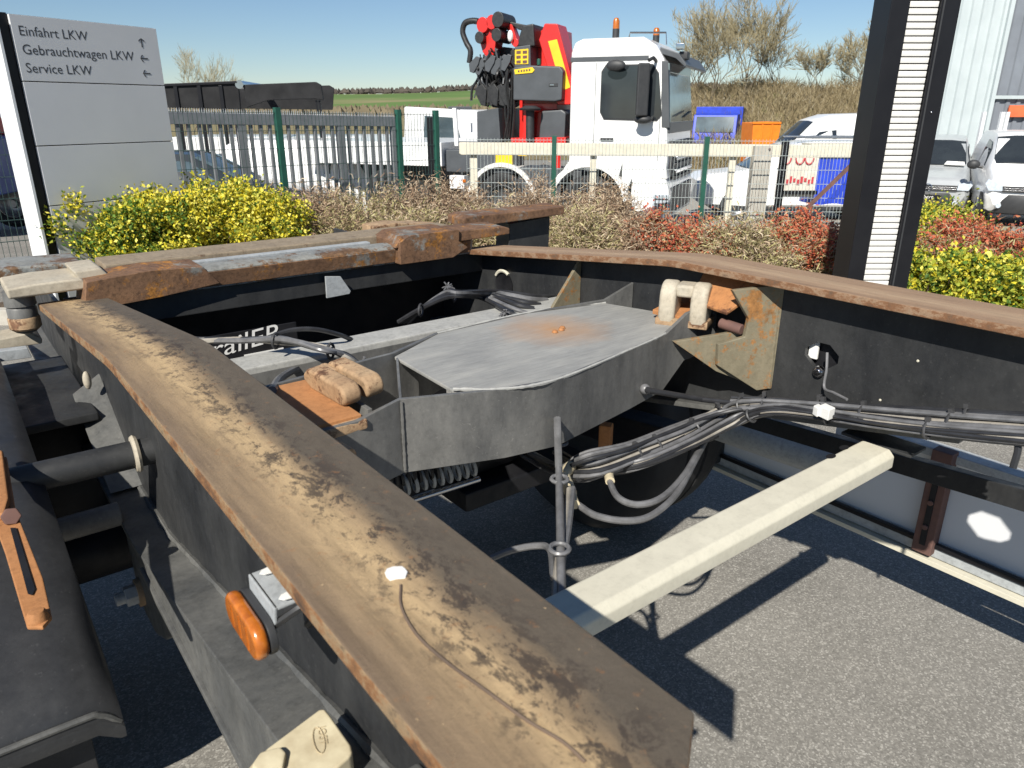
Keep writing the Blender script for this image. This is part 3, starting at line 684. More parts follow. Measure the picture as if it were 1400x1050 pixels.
coil(SZ(548, 662, .74), SZ(650, 634, .74), .026, 9, .0046, trailer, 'galv_clean')
coil(SZ(528, 655, .76), SZ(600, 640, .76), .022, 9, .0036, trailer)
coil(SY(925, 530, 1.3), SY(953, 515, 1.3), .018, 8, .0035, trailer, 'cable_grey')
obj('spring_rod', MB().cyl(SZ(545, 690, .70), SZ(655, 655, .70), .008, 10), 'chrome', trailer)
obj('brake_clevis', MB().obox(SZ(828, 600, .62), (.016, .01, 0), (-.01, .016, 0), (0, 0, .05)), 'rust_orange', trailer, bevel=.005)
obj('brake_clevis', MB().obox(SZ(716, 615, .55), (.03, .01, 0), (-.01, .03, 0), (0, 0, .05)), 'cast_worn', trailer, bevel=.008)
obj('valve_block', MB().obox(SZ(700, 620, .50), (.06, .02, 0), (-.02, .06, 0), (0, 0, .05)), 'black_paint', trailer, bevel=.01)

at_ = obj('shade_tank', MB().lathe([(0, 0), (.08, .01), (.115, .03), (.125, .06), (.125, .80), (.115, .83), (.08, .85), (0, .86)], (.42, 1.66, .66), (1, 0, 0), 24), 'deep_black', trailer)  # unseen tank added to block sun patches on the ground
for x in (.62, 1.06): obj('shade_tank_strap', MB().lathe([(.127, -.018), (.130, -.016), (.130, .016), (.127, .018)], (x, 1.66, .66), (1, 0, 0), 24), 'black_paint', at_)
obj('shade_suspension_arm', MB().bar((1.62, 1.3, .62), (1.62, 2.2, .52), .09, .11), 'deep_black', trailer, bevel=.01)  # dark gear added to widen the area the tank shades
obj('shade_suspension_arm', MB().bar((.30, 1.3, .62), (.30, 2.2, .52), .09, .11), 'deep_black', trailer, bevel=.01)
obj('axle_bracket', MB().box(1.0, 1.45, 1.50, 2.05, .50, .56), 'deep_black', trailer, bevel=.01)
# ---- cable holder rods and cable looms
obj('holder_rod', MB().tube([SY(760, 577, 1.06), SY(762, 572, 1.0), SZ(764, 640, .885), SZ(766, 720, .875), SZ(768, 846, .866)], .0075, 10), 'cable_grey', trailer)
obj('holder_rod', MB().tube([SY(880, 531, 1.09), SY(888, 534, 1.06), SX(960, 546, 1.36), SX(1050, 556, 1.395)], .007, 10), 'cable_black', trailer)
for p in (SY(760, 575, 1.05), SY(882, 532, 1.085)): obj('rod_weld', MB().sphere(p, .013, .013, .013, 10, 7), 'cable_grey', trailer)
def loom(path, n, spread, rad, mats, seed, tie_at=(), tail=None):
    rr = random.Random(seed); path = smoothpath(path, 7); first = None
    for k in range(n):
        a = 2*math.pi*k/n+rr.random(); q = spread*(.35+.65*rr.random()); ph = rr.random()*6
        pts = []
        for i, p in enumerate(path):
            t = (path[min(i+1, len(path)-1)]-path[max(i-1, 0)]).normalized(); sd = t.cross(Vector((0, 0, 1))).normalized(); up = sd.cross(t)
            wv = a+.35*math.sin(i*.16+ph); pts.append(p+(sd*math.cos(wv)+up*math.sin(wv))*q)
        o = obj('cable', MB().tube(pts, rad*(.75+.5*rr.random()), 8), mats[k % len(mats)], trailer)
        first = first or o
    for f in tie_at:
        i = int(f*(len(path)-1)); p = path[i]; t = (path[min(i+1, len(path)-1)]-path[max(i-1, 0)]).normalized(); sd = t.cross(Vector((0, 0, 1))).normalized(); up = sd.cross(t)
        R_ = spread*.82+rad
        ring = [p+(sd*math.cos(x)+up*math.sin(x))*R_ for x in [2*math.pi*j/14 for j in range(15)]]
        obj('cable_tie', MB().tube(ring, .0028, 5).obox(p+up*(R_+.004)+sd*.004, sd*.005, t*.004, up*.005), 'tie_plastic', trailer)
    return path
loom([SX(1450, 590, 1.43), SX(1300, 580, 1.425), SX(1180, 568, 1.42), SX(1090, 558, 1.41), SX(1030, 553, 1.385), SZ(985, 566, .885), SZ(930, 598, .87), SZ(870, 622, .86), SZ(800, 645, .84), SZ(760, 640, .72), SZ(720, 620, .6)], 18, .020, .0042, ['cable_pale', 'cable_black', 'cable_grey', 'cable_black', 'cable_grey'], 3, (.1, .2, .27, .38, .44, .5, .58, .66, .71))
loom([SX(1450, 606, 1.40), SX(1300, 592, 1.40), SX(1200, 580, 1.40), SX(1120, 568, 1.395), SX(1050, 562, 1.37), SZ(1000, 580, .88), SZ(940, 610, .865), SZ(860, 640, .84), SZ(800, 640, .74), SZ(760, 620, .6)], 9, .014, .0042, ['cable_black', 'cable_grey', 'cable_black', 'cable_pale'], 5, (.15, .33, .5))
loom([SX(1450, 574, 1.445), SX(1300, 566, 1.44), SX(1150, 556, 1.43), SX(1060, 548, 1.41), SX(1000, 546, 1.38)], 5, .009, .0048, ['cable_black', 'cable_black', 'cable_grey'], 8, (.22, .6))
loom([SX(1450, 612, 1.41), SX(1330, 600, 1.41), SX(1240, 586, 1.41)], 2, .006, .005, ['cable_pale', 'cable_grey'], 9)
obj('cable_clip', MB().obox(SX(1130, 563, 1.385), (.004, .014, 0), (.012, 0, 0), (0, 0, .012)), 'white_matt', trailer, bevel=.002)
obj('cable_clip', MB().obox(SX(1118, 561, 1.385), (.004, .008, 0), (.010, 0, 0), (0, 0, .010)), 'white_matt', trailer, bevel=.002)
for k, pts in enumerate([((832, 655), (845, 680), (872, 690), (905, 680), (935, 650), (958, 612), (975, 590)), ((790, 690), (815, 705), (855, 712), (890, 705), (925, 675), (950, 630), (968, 596)), ((780, 640), (820, 620), (870, 615), (930, 610), (985, 588), (1030, 568)), ((790, 655), (850, 628), (920, 618), (980, 596))]):
    obj('air_hose', MB().tube(smoothpath([SZ(u, v, .84-.004*k) for u, v in pts]), .0068, 9), 'cable_grey' if k < 2 else 'cable_black', trailer)
for pts in (((822, 625), (830, 640), (834, 658)), ((770, 650), (778, 640), (788, 632)), ((772, 652), (778, 668), (786, 690))):
    obj('hose_fitting', MB().tube(smoothpath([SZ(u, v, .842) for u, v in pts], 4), [.012]*3+[.013]*3+[.010]*3, 10), 'cream_plastic', trailer)
obj('hose_fitting', MB().cyl(SZ(826, 622, .846), SZ(846, 612, .85), .010, 10), 'cream_plastic', trailer, bevel=.002)
for k, (u, m) in enumerate(((770, 'cable_pale'), (775, 'cable_grey'))):
    obj('cable', MB().tube(smoothpath([SZ(u+8, 668, .86), SZ(u+2, 720, .862), SZ(u-8, 780, .864), SZ(u-12, 850, .866)]), .0065, 8), m, trailer)
obj('cable', MB().tube(smoothpath([SZ(672, 763, .80), SZ(700, 752, .815), SZ(735, 746, .83), SZ(752, 752, .845), SZ(757, 790, .86)]), .0062, 8), 'cable_grey', trailer)
for v in (605, 655, 750):
    p = SZ(765, v, .884); obj('cable_tie', MB().tube([p+Vector((math.cos(a)*.016, math.sin(a)*.016, 0)) for a in [i*.449 for i in range(15)]], .004, 6), 'cable_grey', trailer)
rr = random.Random(44)
for k in range(7):
    dv = rr.uniform(-10, 10); du = rr.uniform(-14, 14); z0 = .845+.006*k
    obj('cable', MB().tube(smoothpath([SZ(772+du*.3, 640+dv*.4, z0-.05), SZ(815+du, 626+dv, z0), SZ(870+du, 612+dv*.7, z0+.004), SZ(930+du, 588+dv*.5, z0+.01), SZ(985+du*.5, 566+dv*.4, z0+.02), SX(1045, 556+dv*.3, 1.38), SX(1140, 566+dv*.3, 1.395)]), .0042+.0012*rr.random(), 7), ['cable_black', 'cable_black', 'cable_grey'][k % 3], trailer)
obj('cable', MB().tube(smoothpath([SX(1385, 640, 1.40), SX(1392, 610, 1.41), SX(1380, 590, 1.42)]), .006, 7), 'cable_black', trailer)
# looms crossing the rear tube
for k in range(6):
    dz = .006*(k % 3); dx = 4*(k//3)
    obj('cable', MB().tube(smoothpath([SZ(262+dx, 468-k, 1.03), SZ(330, 464+k-dx, 1.035), SZ(385, 468-2*k+dx, 1.04+dz), SZ(440, 474+k, 1.035+dz), SZ(475, 490-k, 1.015), SZ(500, 505+k, .97)]), .0055 if k % 2 else .007, 7), ['cable_pale', 'cable_black', 'cable_grey'][k % 3], trailer)
obj('cable', MB().tube(smoothpath([SZ(355, 466, 1.04), SZ(395, 452, 1.055), SZ(430, 450, 1.055), SZ(462, 457, 1.03), SZ(480, 464, 1.0)]), .006, 7), 'cable_black', trailer)
obj('cable', MB().tube(smoothpath([SZ(372, 534, 1.06), SZ(385, 516, 1.0), SZ(410, 503, .97), SZ(440, 498, .95)]), .009, 8), 'cable_grey', trailer)
for k in range(6):
    obj('cable', MB().tube(smoothpath([SY(545+3*k, 440, 1.95), SY(570+2*k, 425-k, 1.88), SY(605+k, 408-2*k, 1.80), SY(628, 404-k, 1.74), SZ(660+4*k, 408-2*k, 1.015+.003*k), SZ(690+8*k, 424-4*k, 1.012), SZ(712+9*k, 434-6*k, 1.0)]), .0058 if k % 2 else .0075, 7), ['cable_black', 'cable_grey', 'cable_black'][k % 3], trailer)
for u, v, z in ((377, 466, 1.045), (452, 480, 1.03), (621, 404, 1.03), (575, 424, 1.0)):
    p = SZ(u, v, z); obj('cable_tie', MB().tube([p+Rv*math.cos(a)*.004+Vector((0, 0, 1))*math.sin(a)*.018+Fh*math.cos(a)*.016 for a in [i*.449 for i in range(15)]], .0035, 5), 'tie_plastic', trailer)
# frayed tape and plug clumps in the looms
for (u, v, z, n, sz, seed) in ((612, 392, 1.06, 40, .020, 1), (690, 428, 1.01, 46, .022, 2), (500, 492, 1.0, 20, .014, 3)):
    rr = random.Random(seed); c0 = SZ(u, v, z); mb = MB()
    for k in range(n):
        d = Vector((rr.gauss(0, 1), rr.gauss(0, 1), rr.gauss(0, .7))).normalized()*sz*(.4+rr.random()*.8)
        mb.bar(c0+d*.3, c0+d*.9+Vector((0, 0, -.004)), .004, .002)
    obj('frayed_tape', mb, 'cable_grey', trailer, kind='stuff')

# ---- near side: mudguard, stay pipe, bracket, marker lamp, chock
def fprof(y):
    pts = [(.86, .60), (.90, .72), (.955, .80), (1.05, .865), (1.2, .92), (1.4, .965), (1.7, 1.0), (2.0, 1.012), (2.4, 1.0), (2.8, .93)]
    return pts
ins = []
secs = []
for (y, z) in [(.955, .765), (.950, .785), (.960, .808), (1.0, .838), (1.06, .872), (1.2, .92), (1.4, .965), (1.7, 1.0), (2.0, 1.012), (2.4, 1.0), (2.9, .93)]:
    k = min(1, max(.1, (y-.97)/.3))
    secs.append([(-.42, y, z-.05), (-.40, y, z-.01), (-.36, y, z), (-.2, y, z+.008), (-.01, y, z+.004), (.032, y, z-.002), (.055, y, z-.02), (.060, y, z-.02-.08*k), (.054, y, z-.02-.08*k), (.048, y, z-.024), (.028, y, z-.008), (-.2, y, z+.001), (-.39, y, z-.02), (-.41, y, z-.05)])
mg = obj('mudguard', MB().sweep(secs), 'fender_plastic', trailer)
obj('mudguard_rim', MB().tube(smoothpath([(-.42, .957, .74), (-.39, .955, .79), (-.2, .951, .80), (.0, .951, .797), (.035, .953, .79), (.056, .955, .765)], 5), .0045, 7), 'chassis_grey', mg)
obj('mud_flap', MB().box(-.36, .02, 1.0, 1.01, .30, .80), 'rubber', mg, bevel=.002)
pz = .955
obj('stay_pipe', MB().cyl((-.30, 1.43, pz), (.236, 1.41, pz), .026, 20), 'black_paint', trailer, bevel=.002)
obj('pipe_collar', MB().lathe([(.026, -.006), (.033, -.005), (.036, 0), (.033, .005), (.026, .006)], (.205, 1.411, pz), (1, -.04, 0), 18), 'cast_pale', trailer)
br_ = [SZ(u, v, 1.0) for u, v in ((-16, 632), (10, 628), (22, 700), (60, 795), (72, 848), (60, 862), (38, 862), (8, 760), (-14, 700))]
obj('slotted_bracket', MB().extr(br_, (0, 0, .006)), 'rust_orange', trailer, bevel=.002)
sp_ = [SZ(u, v, 1.0075) for u, v in ((14, 722), (22, 722), (48, 806), (44, 814), (38, 812))]
obj('bracket_slot', MB().extr(sp_, (0, 0, .0006)), 'deep_black', trailer)
obj('bracket_bolt', MB().lathe([(0, .012), (.008, .011), (.011, .006), (.012, 0)], SZ(52, 846, 1.006), (0, 0, 1), 14), 'rust_orange', trailer)
obj('bracket_nut', MB().cyl(SZ(15, 706, 1.006), SZ(15, 706, 1.018), .013, 6), 'rust_bar', trailer, bevel=.002)
obj('bracket_arm', MB().extr([SZ(u, v, 1.007) for u, v in ((-20, 622), (6, 624), (14, 690), (8, 712), (-20, 712))], (0, 0, .012)), 'rust_orange', trailer, bevel=.003)
# suspension hanger below the near beam
hg = obj('spring_hanger', MB().extr([(.176, 1.54, .774), (.176, 1.15, .774), (.176, 1.12, .745), (.176, 1.30, .615), (.176, 1.40, .565), (.176, 1.49, .56), (.176, 1.535, .62)], (.045, 0, 0)), 'chassis_grey', trailer, bevel=.006)
hq = Vector((.176, 1.475, .625))
obj('hanger_bolt', MB().cyl(hq+Vector((-.05, 0, 0)), hq, .013, 12), 'galv_clean', hg, bevel=.002)
obj('hanger_nut', MB().cyl(hq+Vector((-.032, 0, 0)), hq+Vector((-.008, 0, 0)), .022, 6), 'galv_clean', hg, bevel=.002)
obj('hanger_washer', MB().cyl(hq+Vector((-.010, 0, 0)), hq+Vector((.001, 0, 0)), .030, 16), 'cast_worn', hg)
obj('pipe_stub', MB().cyl((.06, 1.50, .80), (.17, 1.50, .80), .024, 16), 'bridge_grey', trailer, bevel=.003)
obj('pipe_nut', MB().cyl((.05, 1.50, .80), (.075, 1.50, .80), .021, 6), 'bridge_grey', trailer, bevel=.002)
# air bellows and dark brackets between wheel and beam
obj('air_bellows', MB().lathe([(0, .34), (.12, .34), (.145, .30), (.14, .24), (.12, .2), (.14, .16), (.145, .1), (.12, .04), (0, .04)], (.10, 2.05, .55), (0, 0, 1), 24), 'rubber', trailer)
obj('bellows_plate', MB().box(.03, .2, 1.78, 2.3, .90, .92), 'black_paint', trailer, bevel=.004)
obj('tag_knob', MB().sphere(SZ(119, 520, .98), .009, .009, .022, 10, 8), 'cast_pale', trailer)
obj('tag_knob', MB().sphere(SZ(33, 557, .85), .012, .012, .01, 10, 8), 'galv_pale', trailer)
obj('side_gusset', MB().extr([(.17, 1.60, .80), (.235, 1.60, .80), (.235, 1.9, .97), (.17, 1.9, .93)], (0, .01, 0)), 'chassis_grey', nb, bevel=.002)
# marker lamp on its galvanised bracket
lc = SX(341, 852, .15)
def stadium(ly, lz, n=10):
    out = []
    for s_, c0 in ((1, ly-lz), (-1, -(ly-lz))):
        for k in range(n+1):
            a = -math.pi/2+math.pi*k/n; out.append((c0+s_*lz*math.cos(a), s_*lz*math.sin(a)))
    return out
ml = obj('marker_lamp', MB().extr([lc+Vector((-.009, a, b_)) for a, b_ in stadium(.044, .019)], (.013, 0, 0)), 'amber', trailer, bevel=.005, segs=3)
obj('lamp_base', MB().extr([lc+Vector((.0045, a, b_)) for a, b_ in stadium(.043, .018)], (.007, 0, 0)), 'plastic_black', ml, bevel=.001)
for k_ in (-.02, .0, .02): obj('lens_rib', MB().bar(lc+Vector((-.0093, k_, -.012)), lc+Vector((-.0093, k_, .012)), .0016, .0012), 'amber', ml)
b0 = SX(352, 790, .19)
obj('lamp_bracket', MB().extr([(.166, lc.y+.03, 1.142), (.230, lc.y+.026, 1.146), (.230, lc.y-.04, 1.146), (.166, lc.y-.036, 1.142)], (0, 0, .003)).extr([(.163, lc.y+.03, 1.145), (.163, lc.y-.036, 1.145), (.160, lc.y-.032, 1.10), (.160, lc.y+.024, 1.10)], (.003, 0, 0)), 'galv_clean', ml, bevel=.001)
for dy in (.018, -.03):
    obj('bracket_slot', MB().extr([(.182+.012*math.cos(a), lc.y+dy+.006*math.sin(a), 1.1486) for a in [k*.785 for k in range(8)]], (0, 0, .0008)), 'white_matt', ml)
obj('lamp_wire', MB().tube(smoothpath([lc+Vector((.012, -.03, .01)), lc+Vector((.04, -.045, .03)), lc+Vector((.06, -.03, .01)), lc+Vector((.05, -.01, -.02))]), .004, 7), 'hose_black', ml)
# cream plastic catch with embossed oval at the bottom of the frame
zc = 1.0
cp = [SZ(u, v, zc) for u, v in ((330, 1060), (345, 1042), (365, 1022), (436, 969), (444, 968), (452, 978), (480, 1018), (482, 1028), (476, 1036), (420, 1085), (360, 1110), (330, 1090))]
ct = obj('plastic_catch', MB().extr(cp, (0, 0, -.03)), 'cream_plastic', trailer, bevel=.006, segs=3)
obj('catch_boss', MB().extr([SZ(u, v, zc+.001) for u, v in ((344, 1052), (356, 1034), (384, 1026), (392, 1034), (388, 1056), (360, 1075))], (0, 0, .006)), 'cream_plastic', ct, bevel=.003)
e1 = (SZ(436, 1036, zc)-SZ(430, 985, zc)).normalized()
em = MB().tube([SZ(436+14*math.cos(a)*.55+3*math.sin(a), 1012+18*math.sin(a), zc+.0006) for a in [i*.35 for i in range(19)]], .0006, 4)
obj('embossed_oval', em, 'emboss', ct)
obj('embossed_mark', text_mb('JOST', .011, SZ(434, 994, zc+.0008), e1, Vector((-e1.y, e1.x, 0))*1.0), 'emboss', ct, smooth=False)
# ================================================================== far terrain
def terrain_mat():
    m, t, b = nodes('hill_fields')
    col = ramp(t, noise(t, .0035, 3, .5, (1, 1, 8)), [(.30, (.20, .16, .09)), (.42, (.10, .165, .06)), (.58, (.115, .19, .065)), (.7, (.26, .22, .13))])
    hz_ = ramp(t, noise(t, .05, 5), [(.4, 0.0), (.8, .4)]); col = mix(t, hz_, col, (.16, .14, .09))
    t.links.new(col, b.inputs['Base Color']); b.inputs['Roughness'].default_value = .95; b.inputs['Specular IOR Level'].default_value = 0
    m, t, b = nodes('bank_grass')
    col = ramp(t, noise(t, .6, 7, .7), [(.3, (.15, .115, .055)), (.5, (.24, .19, .095)), (.7, (.16, .19, .05))])
    col = mix(t, ramp(t, noise(t, .9, 8, .75), [(.66, 0.0), (.7, .7)]), col, (.44, .41, .36))
    t.links.new(col, b.inputs['Base Color']); b.inputs['Roughness'].default_value = .95; bumpit(t, b, noise(t, 5, 6, .8), .8, .2)
terrain_mat()
sheet('far_fields', -3000, 3000, [42, 200, 1000, 5000], .01, 'bank_grass', 3)
def hillsheet(name, f, lats, deps, m):
    mb = MB(); nl = len(lats)
    for d in deps:
        for la in lats: mb.v.append(LD(la, d, f(la, d)))
    for i in range(len(deps)-1):
        for j in range(nl-1):
            a = i*nl+j; mb.f.append((a, a+1, a+nl+1, a+nl))
    return tag(obj(name, mb, m), kind='structure')
def hill(la, d):
    x = la/d
    t = max(0, min(1, (d-350)/1500)); r = 48*t*t*(3-2*t)
    return -1.2+r*(.85+.25*math.sin(x*5+1)+.10*math.sin(x*13))*(1 if d < 1900 else max(0, 1-(d-1900)/900))
hillsheet('hills', hill, [-2600+i*90 for i in range(59)], [340, 450, 600, 800, 1000, 1200, 1400, 1600, 1750, 1900, 2100, 2400, 2800], 'hill_fields')
mb = MB(); rr = random.Random(4)
for k in range(5200):          # forest on the ridge
    x = rr.uniform(-1.15, .9); d = rr.uniform(1640, 1900); la = x*d; z = hill(la, d); h = rr.uniform(8, 15); w_ = rr.uniform(5, 9)
    c = LD(la, d, z); a = rr.random()*3
    mb.add([c+Vector((w_*math.cos(a+q*2.1), w_*math.sin(a+q*2.1), h*.3)) for q in range(3)]+[c+Vector((0, 0, h))], [(0, 1, 3), (1, 2, 3), (2, 0, 3)])
mat('forest_far', (.10, .085, .07), (.07, .062, .055), .02, .95, spec=0)
tag(obj('ridge_forest', mb, 'forest_far', smooth=False), 'grey brown leafless forest along the far ridge', 'forest', kind='stuff')
mb = MB()
for k in range(2600):          # scrub belt at the foot of the hill
    x = rr.uniform(-1.1, .15); d = rr.uniform(330, 620); la = x*d; z = hill(la, d); h = rr.uniform(1.5, 6); w_ = rr.uniform(1.5, 4)
    c = LD(la, d, z); a = rr.random()*3
    mb.add([c+Vector((w_*math.cos(a+q*2.1), w_*math.sin(a+q*2.1), h*.2)) for q in range(3)]+[c+Vector((0, 0, h))], [(0, 1, 3), (1, 2, 3), (2, 0, 3)])
mat('scrub_far', (.19, .155, .10), (.13, .11, .075), .05, .95, spec=0)
tag(obj('valley_scrub', mb, 'scrub_far', smooth=False), 'pale brown scrub belt at the foot of the hill', 'scrub', kind='stuff')
def bank(la, d):
    t = max(0, min(1, (d-34)/16)); e = max(0, min(1, (la-7.2)/4)); n = .25*math.sin(la*.9)+.15*math.sin(la*2.3+d)
    return -.95+(3.55+n)*t*t*(3-2*t)*e
hillsheet('embankment', bank, [6+i*.8 for i in range(70)], [33, 35, 37, 39, 41, 43, 45, 47, 50, 54, 60, 75], 'bank_grass')
mb = MB()
for k in range(9000):
    d = rr.uniform(35, 54); la = rr.uniform(.2, .52)*d; c = LD(la, d, bank(la, d)-.05)
    if rr.random() < .25 and d < 41: continue
    dr = Vector((rr.gauss(0, .5), rr.gauss(0, .5), 1)).normalized(); L_ = rr.uniform(.35, 1.15); s_ = dr.cross(Fh).normalized()*rr.uniform(.012, .03)
    mb.add([c-s_, c+s_, c+dr*L_], [(0, 1, 2)])
    for q in range(2):
        b_ = c+dr*L_*rr.uniform(.3, .8); d2 = (dr+Vector((rr.gauss(0, .6), rr.gauss(0, .6), rr.gauss(0, .3)))).normalized(); mb.add([b_-s_*.7, b_+s_*.7, b_+d2*L_*.5], [(0, 1, 2)])
tag(obj('bank_scrub', mb, 'scrub_twigs', smooth=False), 'dry brown scrub covering the embankment slope', 'scrub', kind='stuff')

# ------------------------------------------------------------------ bare trees
def bare_tree(label, base, h, spread, seed, levels=5, lean=0, group=None, twr=.021):
    rr = random.Random(seed); base = Vector(base)
    t = thing('bare_tree', label, 'tree', base, group=group)
    wood, tw = MB(), MB()
    def grow(p, d, L_, r_, lv):
        n = 3; pts = [p]; q = p.copy(); dd = d.copy()
        for i in range(n):
            dd = (dd+Vector((rr.gauss(0, .13), rr.gauss(0, .13), rr.gauss(.03, .08)))).normalized(); q = q+dd*L_/n; pts.append(q.copy())
        tgt = wood if lv <= 1 else tw
        tgt.tube(pts, [r_, r_*.87, r_*.75, r_*.62], 6 if lv < 1 else (4 if lv < 3 else 3), cap=False)
        if lv >= levels: return
        k = 3 if lv < 2 else (4 if lv < levels-1 else 4)
        for i in range(k):
            f = rr.uniform(.35, 1.0) if i else 1.0
            b_ = pts[0].lerp(pts[-1], f) if f < 1 else pts[-1]
            if f < 1:
                idx = min(2, int(f*3)); b_ = pts[idx].lerp(pts[idx+1], f*3-idx)
            side = Vector((rr.gauss(0, 1), rr.gauss(0, 1), rr.gauss(0, .35))).normalized()
            nd = (dd*(1.0)+side*spread*(.45 if i == 0 else 1.0)+Vector((0, 0, .16))).normalized()
            grow(b_, nd, L_*rr.uniform(.62, .85), max(twr*.55, r_*rr.uniform(.48, .62)), lv+1)
    for i in range(rr.randint(2, 3)):
        d0 = Vector((rr.gauss(0, .28), rr.gauss(0, .28), 1)).normalized()
        grow(base-Vector((0, 0, .2)), d0, h*.54, h*.014*rr.uniform(.7, 1), 0)
    obj('trunk', wood, 'bark', t); obj('crown', tw, 'twig', t, smooth=False, kind='stuff')
    return t
def tree_at(u, vtop, d, seed, label, spread=.75, **k):
    la, _ = ld(BG(u, 150, d)); z = bank(la, d) if la > 6 else -.95
    top = BG(u, vtop, d).z
    return bare_tree(label, LD(la, d, z), (top-z)*1.02, spread, seed, group=None, **k)
tree_at(1015, 40, 47, 11, 'tallest bare tree with a wide fan of branches on the embankment', .70)
tree_at(1062, 62, 49, 15, 'low spreading bare tree on the embankment right behind the long white van', .9)
tree_at(968, 52, 46, 21, 'yellowish bare tree on the embankment beside the truck windscreen', .7)
tree_at(950, 62, 52, 24, 'thin bare tree half hidden behind the truck sun visor', .7)
tree_at(1112, 82, 48, 31, 'small crooked bare tree above the roof of the long white van', .8)
tree_at(1168, 64, 50, 37, 'bare tree with upright branches beside the tall pylon', .65)
tree_at(1195, 70, 52, 41, 'bare tree partly hidden by the tall pylon', .7)
tree_at(258, 106, 90, 51, 'lone pale bare tree far behind the dark tipper body', .55, twr=.022)
# ================================================================== sign totem
SH = 2.24
TLc = SZ(11.5, 18, SH); TRc = SZ(213, 38.5, SH)
ex = (TRc-TLc); SW = ex.length; ex.normalize(); ex.z = 0; nrm = Vector((ex.y, -ex.x, 0))
if nrm.dot(-TLc) < 0: nrm = -nrm
sgn = thing('direction_totem', 'grey entrance totem with three printed lines and arrows behind the yellow bush', 'sign', Vector((TLc.x, TLc.y, 0)))
zs = [SH]
for u, v in ((29, 111), (48, 200), (67, 282)):
    d = ray(u, v); tt = ((TLc-O).dot(nrm))/d.dot(nrm); zs.append((O+d*tt).z)
zs.append(-.12)
gap = .004
for i in range(4):
    c = TLc+ex*SW/2; c.z = (zs[i]+zs[i+1])/2
    obj('panel', MB().obox(c-nrm*.012, ex*(SW/2), nrm*.012, Vector((0, 0, (zs[i]-zs[i+1])/2-gap))), 'sign_metal', sgn, bevel=.002)
cz = Vector((0, 0, 1.26)); cm_ = TLc+ex*SW/2; cm_.z = (SH-.12)/2
obj('core', MB().obox(cm_-nrm*.09, ex*(SW/2-.01), nrm*.064, Vector((0, 0, (SH+.12)/2))), 'gloss_black', sgn)
ce = TLc-ex*.045; ce.z = SH/2
obj('edge_post', MB().obox(ce-nrm*.075, ex*.042, nrm*.05, Vector((0, 0, SH/2+.006))), 'gloss_black', sgn, bevel=.003)
ce2 = TLc-ex*.10; ce2.z = SH/2
obj('side_cladding', MB().obox(ce2-nrm*.10, ex*.012, nrm*.11, Vector((0, 0, SH/2+.004))), 'sign_side', sgn, bevel=.003)
cb2 = TLc+ex*(SW/2-.05); cb2.z = (SH-.12)/2
obj('back_panel', MB().obox(cb2-nrm*.17, ex*(SW/2+.05), nrm*.012, Vector((0, 0, (SH+.12)/2))), 'sign_metal', sgn, bevel=.002)
def onsign(u, v, lift=.001):
    d = ray(u, v); return O+d*((TLc-O).dot(nrm)/d.dot(nrm))+nrm*lift
upv = Vector((0, 0, 1))
for txt, (u0, v0), (u1, v1), vt in (('Einfahrt LKW', (26, 47.5), (121, 56), 35), ('Gebrauchtwagen LKW', (31, 72.5), (184, 84), 61), ('Service LKW', (36, 98), (127, 103.5), 84)):
    a, b_ = onsign(u0, v0), onsign(u1, v1); zz = (a.z+b_.z)/2; a.z = zz
    mb = text_mb(txt, 1, (0, 0, 0), (1, 0, 0), (0, 1, 0)); wd = max(p.x for p in mb.v); hh = max(p.y for p in mb.v)
    k = (b_-a).dot(ex)/wd
    top = onsign(u0, vt).z-zz
    ky = k*1.02
    mb.v = [a+ex*(p.x*k)+upv*(p.y*ky) for p in mb.v]
    for g in islands(mb): obj('letter', g, 'sign_print', sgn, smooth=False)
def arrow(u, v, s, up):
    c = onsign(u, v); f = upv if up else -ex; g = ex if up else upv; mb = MB()
    h_ = .005; tip = c+f*s; w_ = s*.75
    pts = [c-f*s-g*h_, c+f*(s*.72)-g*h_, c+f*(s*.15)-g*(w_), c+f*(s*.15)-g*(w_)+f*.014, tip, c+f*(s*.15)+g*w_+f*.014, c+f*(s*.15)+g*w_, c+f*(s*.72)+g*h_, c-f*s+g*h_]
    mb.extr(pts, nrm*.001)
    obj('arrow', mb, 'sign_print', sgn)
arrow(193.5, 58.5, .036, True); arrow(197, 80, .036, False); arrow(200.5, 100.5, .036, False)

# ================================================================== pylon with white louvres
hdP = 4.0
py = thing('pylon', 'tall black pylon with a white ribbed strip behind the trailer beam', 'pylon', onground(1220, hdP))
pa, pb_ = BG(1187.5, 200, hdP), BG(1277, 200, hdP); pe = (pb_-pa); PW = pe.length; pe.normalize(); pe.z = 0; pe.normalize(); pn = Vector((pe.y, -pe.x, 0))
if pn.dot(-pa) < 0: pn = -pn
w1 = (BG(1212.5, 200, hdP)-pa).dot(pe); w2 = (BG(1251, 200, hdP)-pa).dot(pe)
p0 = Vector((pa.x, pa.y, 0)); HT = 4.2
def pbox(a, b_, f0, f1, z0, z1):
    c = p0+pe*((a+b_)/2)-pn*((f0+f1)/2); c.z = (z0+z1)/2
    return MB().obox(c, pe*((b_-a)/2), pn*((f1-f0)/2), Vector((0, 0, (z1-z0)/2)))
obj('post', pbox(0, w1-.002, 0, .2, 0, HT), 'gloss_black', py, bevel=.004)
obj('post', pbox(w2+.002, PW, 0, .2, 0, HT), 'gloss_black', py, bevel=.004)
obj('post_trim', pbox(w2+.012, w2+.020, -.004, .002, 0, HT), 'plastic_black', py, bevel=.001)
obj('back_panel', pbox(w1, w2, .055, .19, 0, HT), 'plastic_black', py)
obj('screw', MB().sphere(p0+pe*(w2+.05)+Vector((0, 0, 1.55))+pn*.002, .006, .006, .006, 8, 6), 'chrome', py)
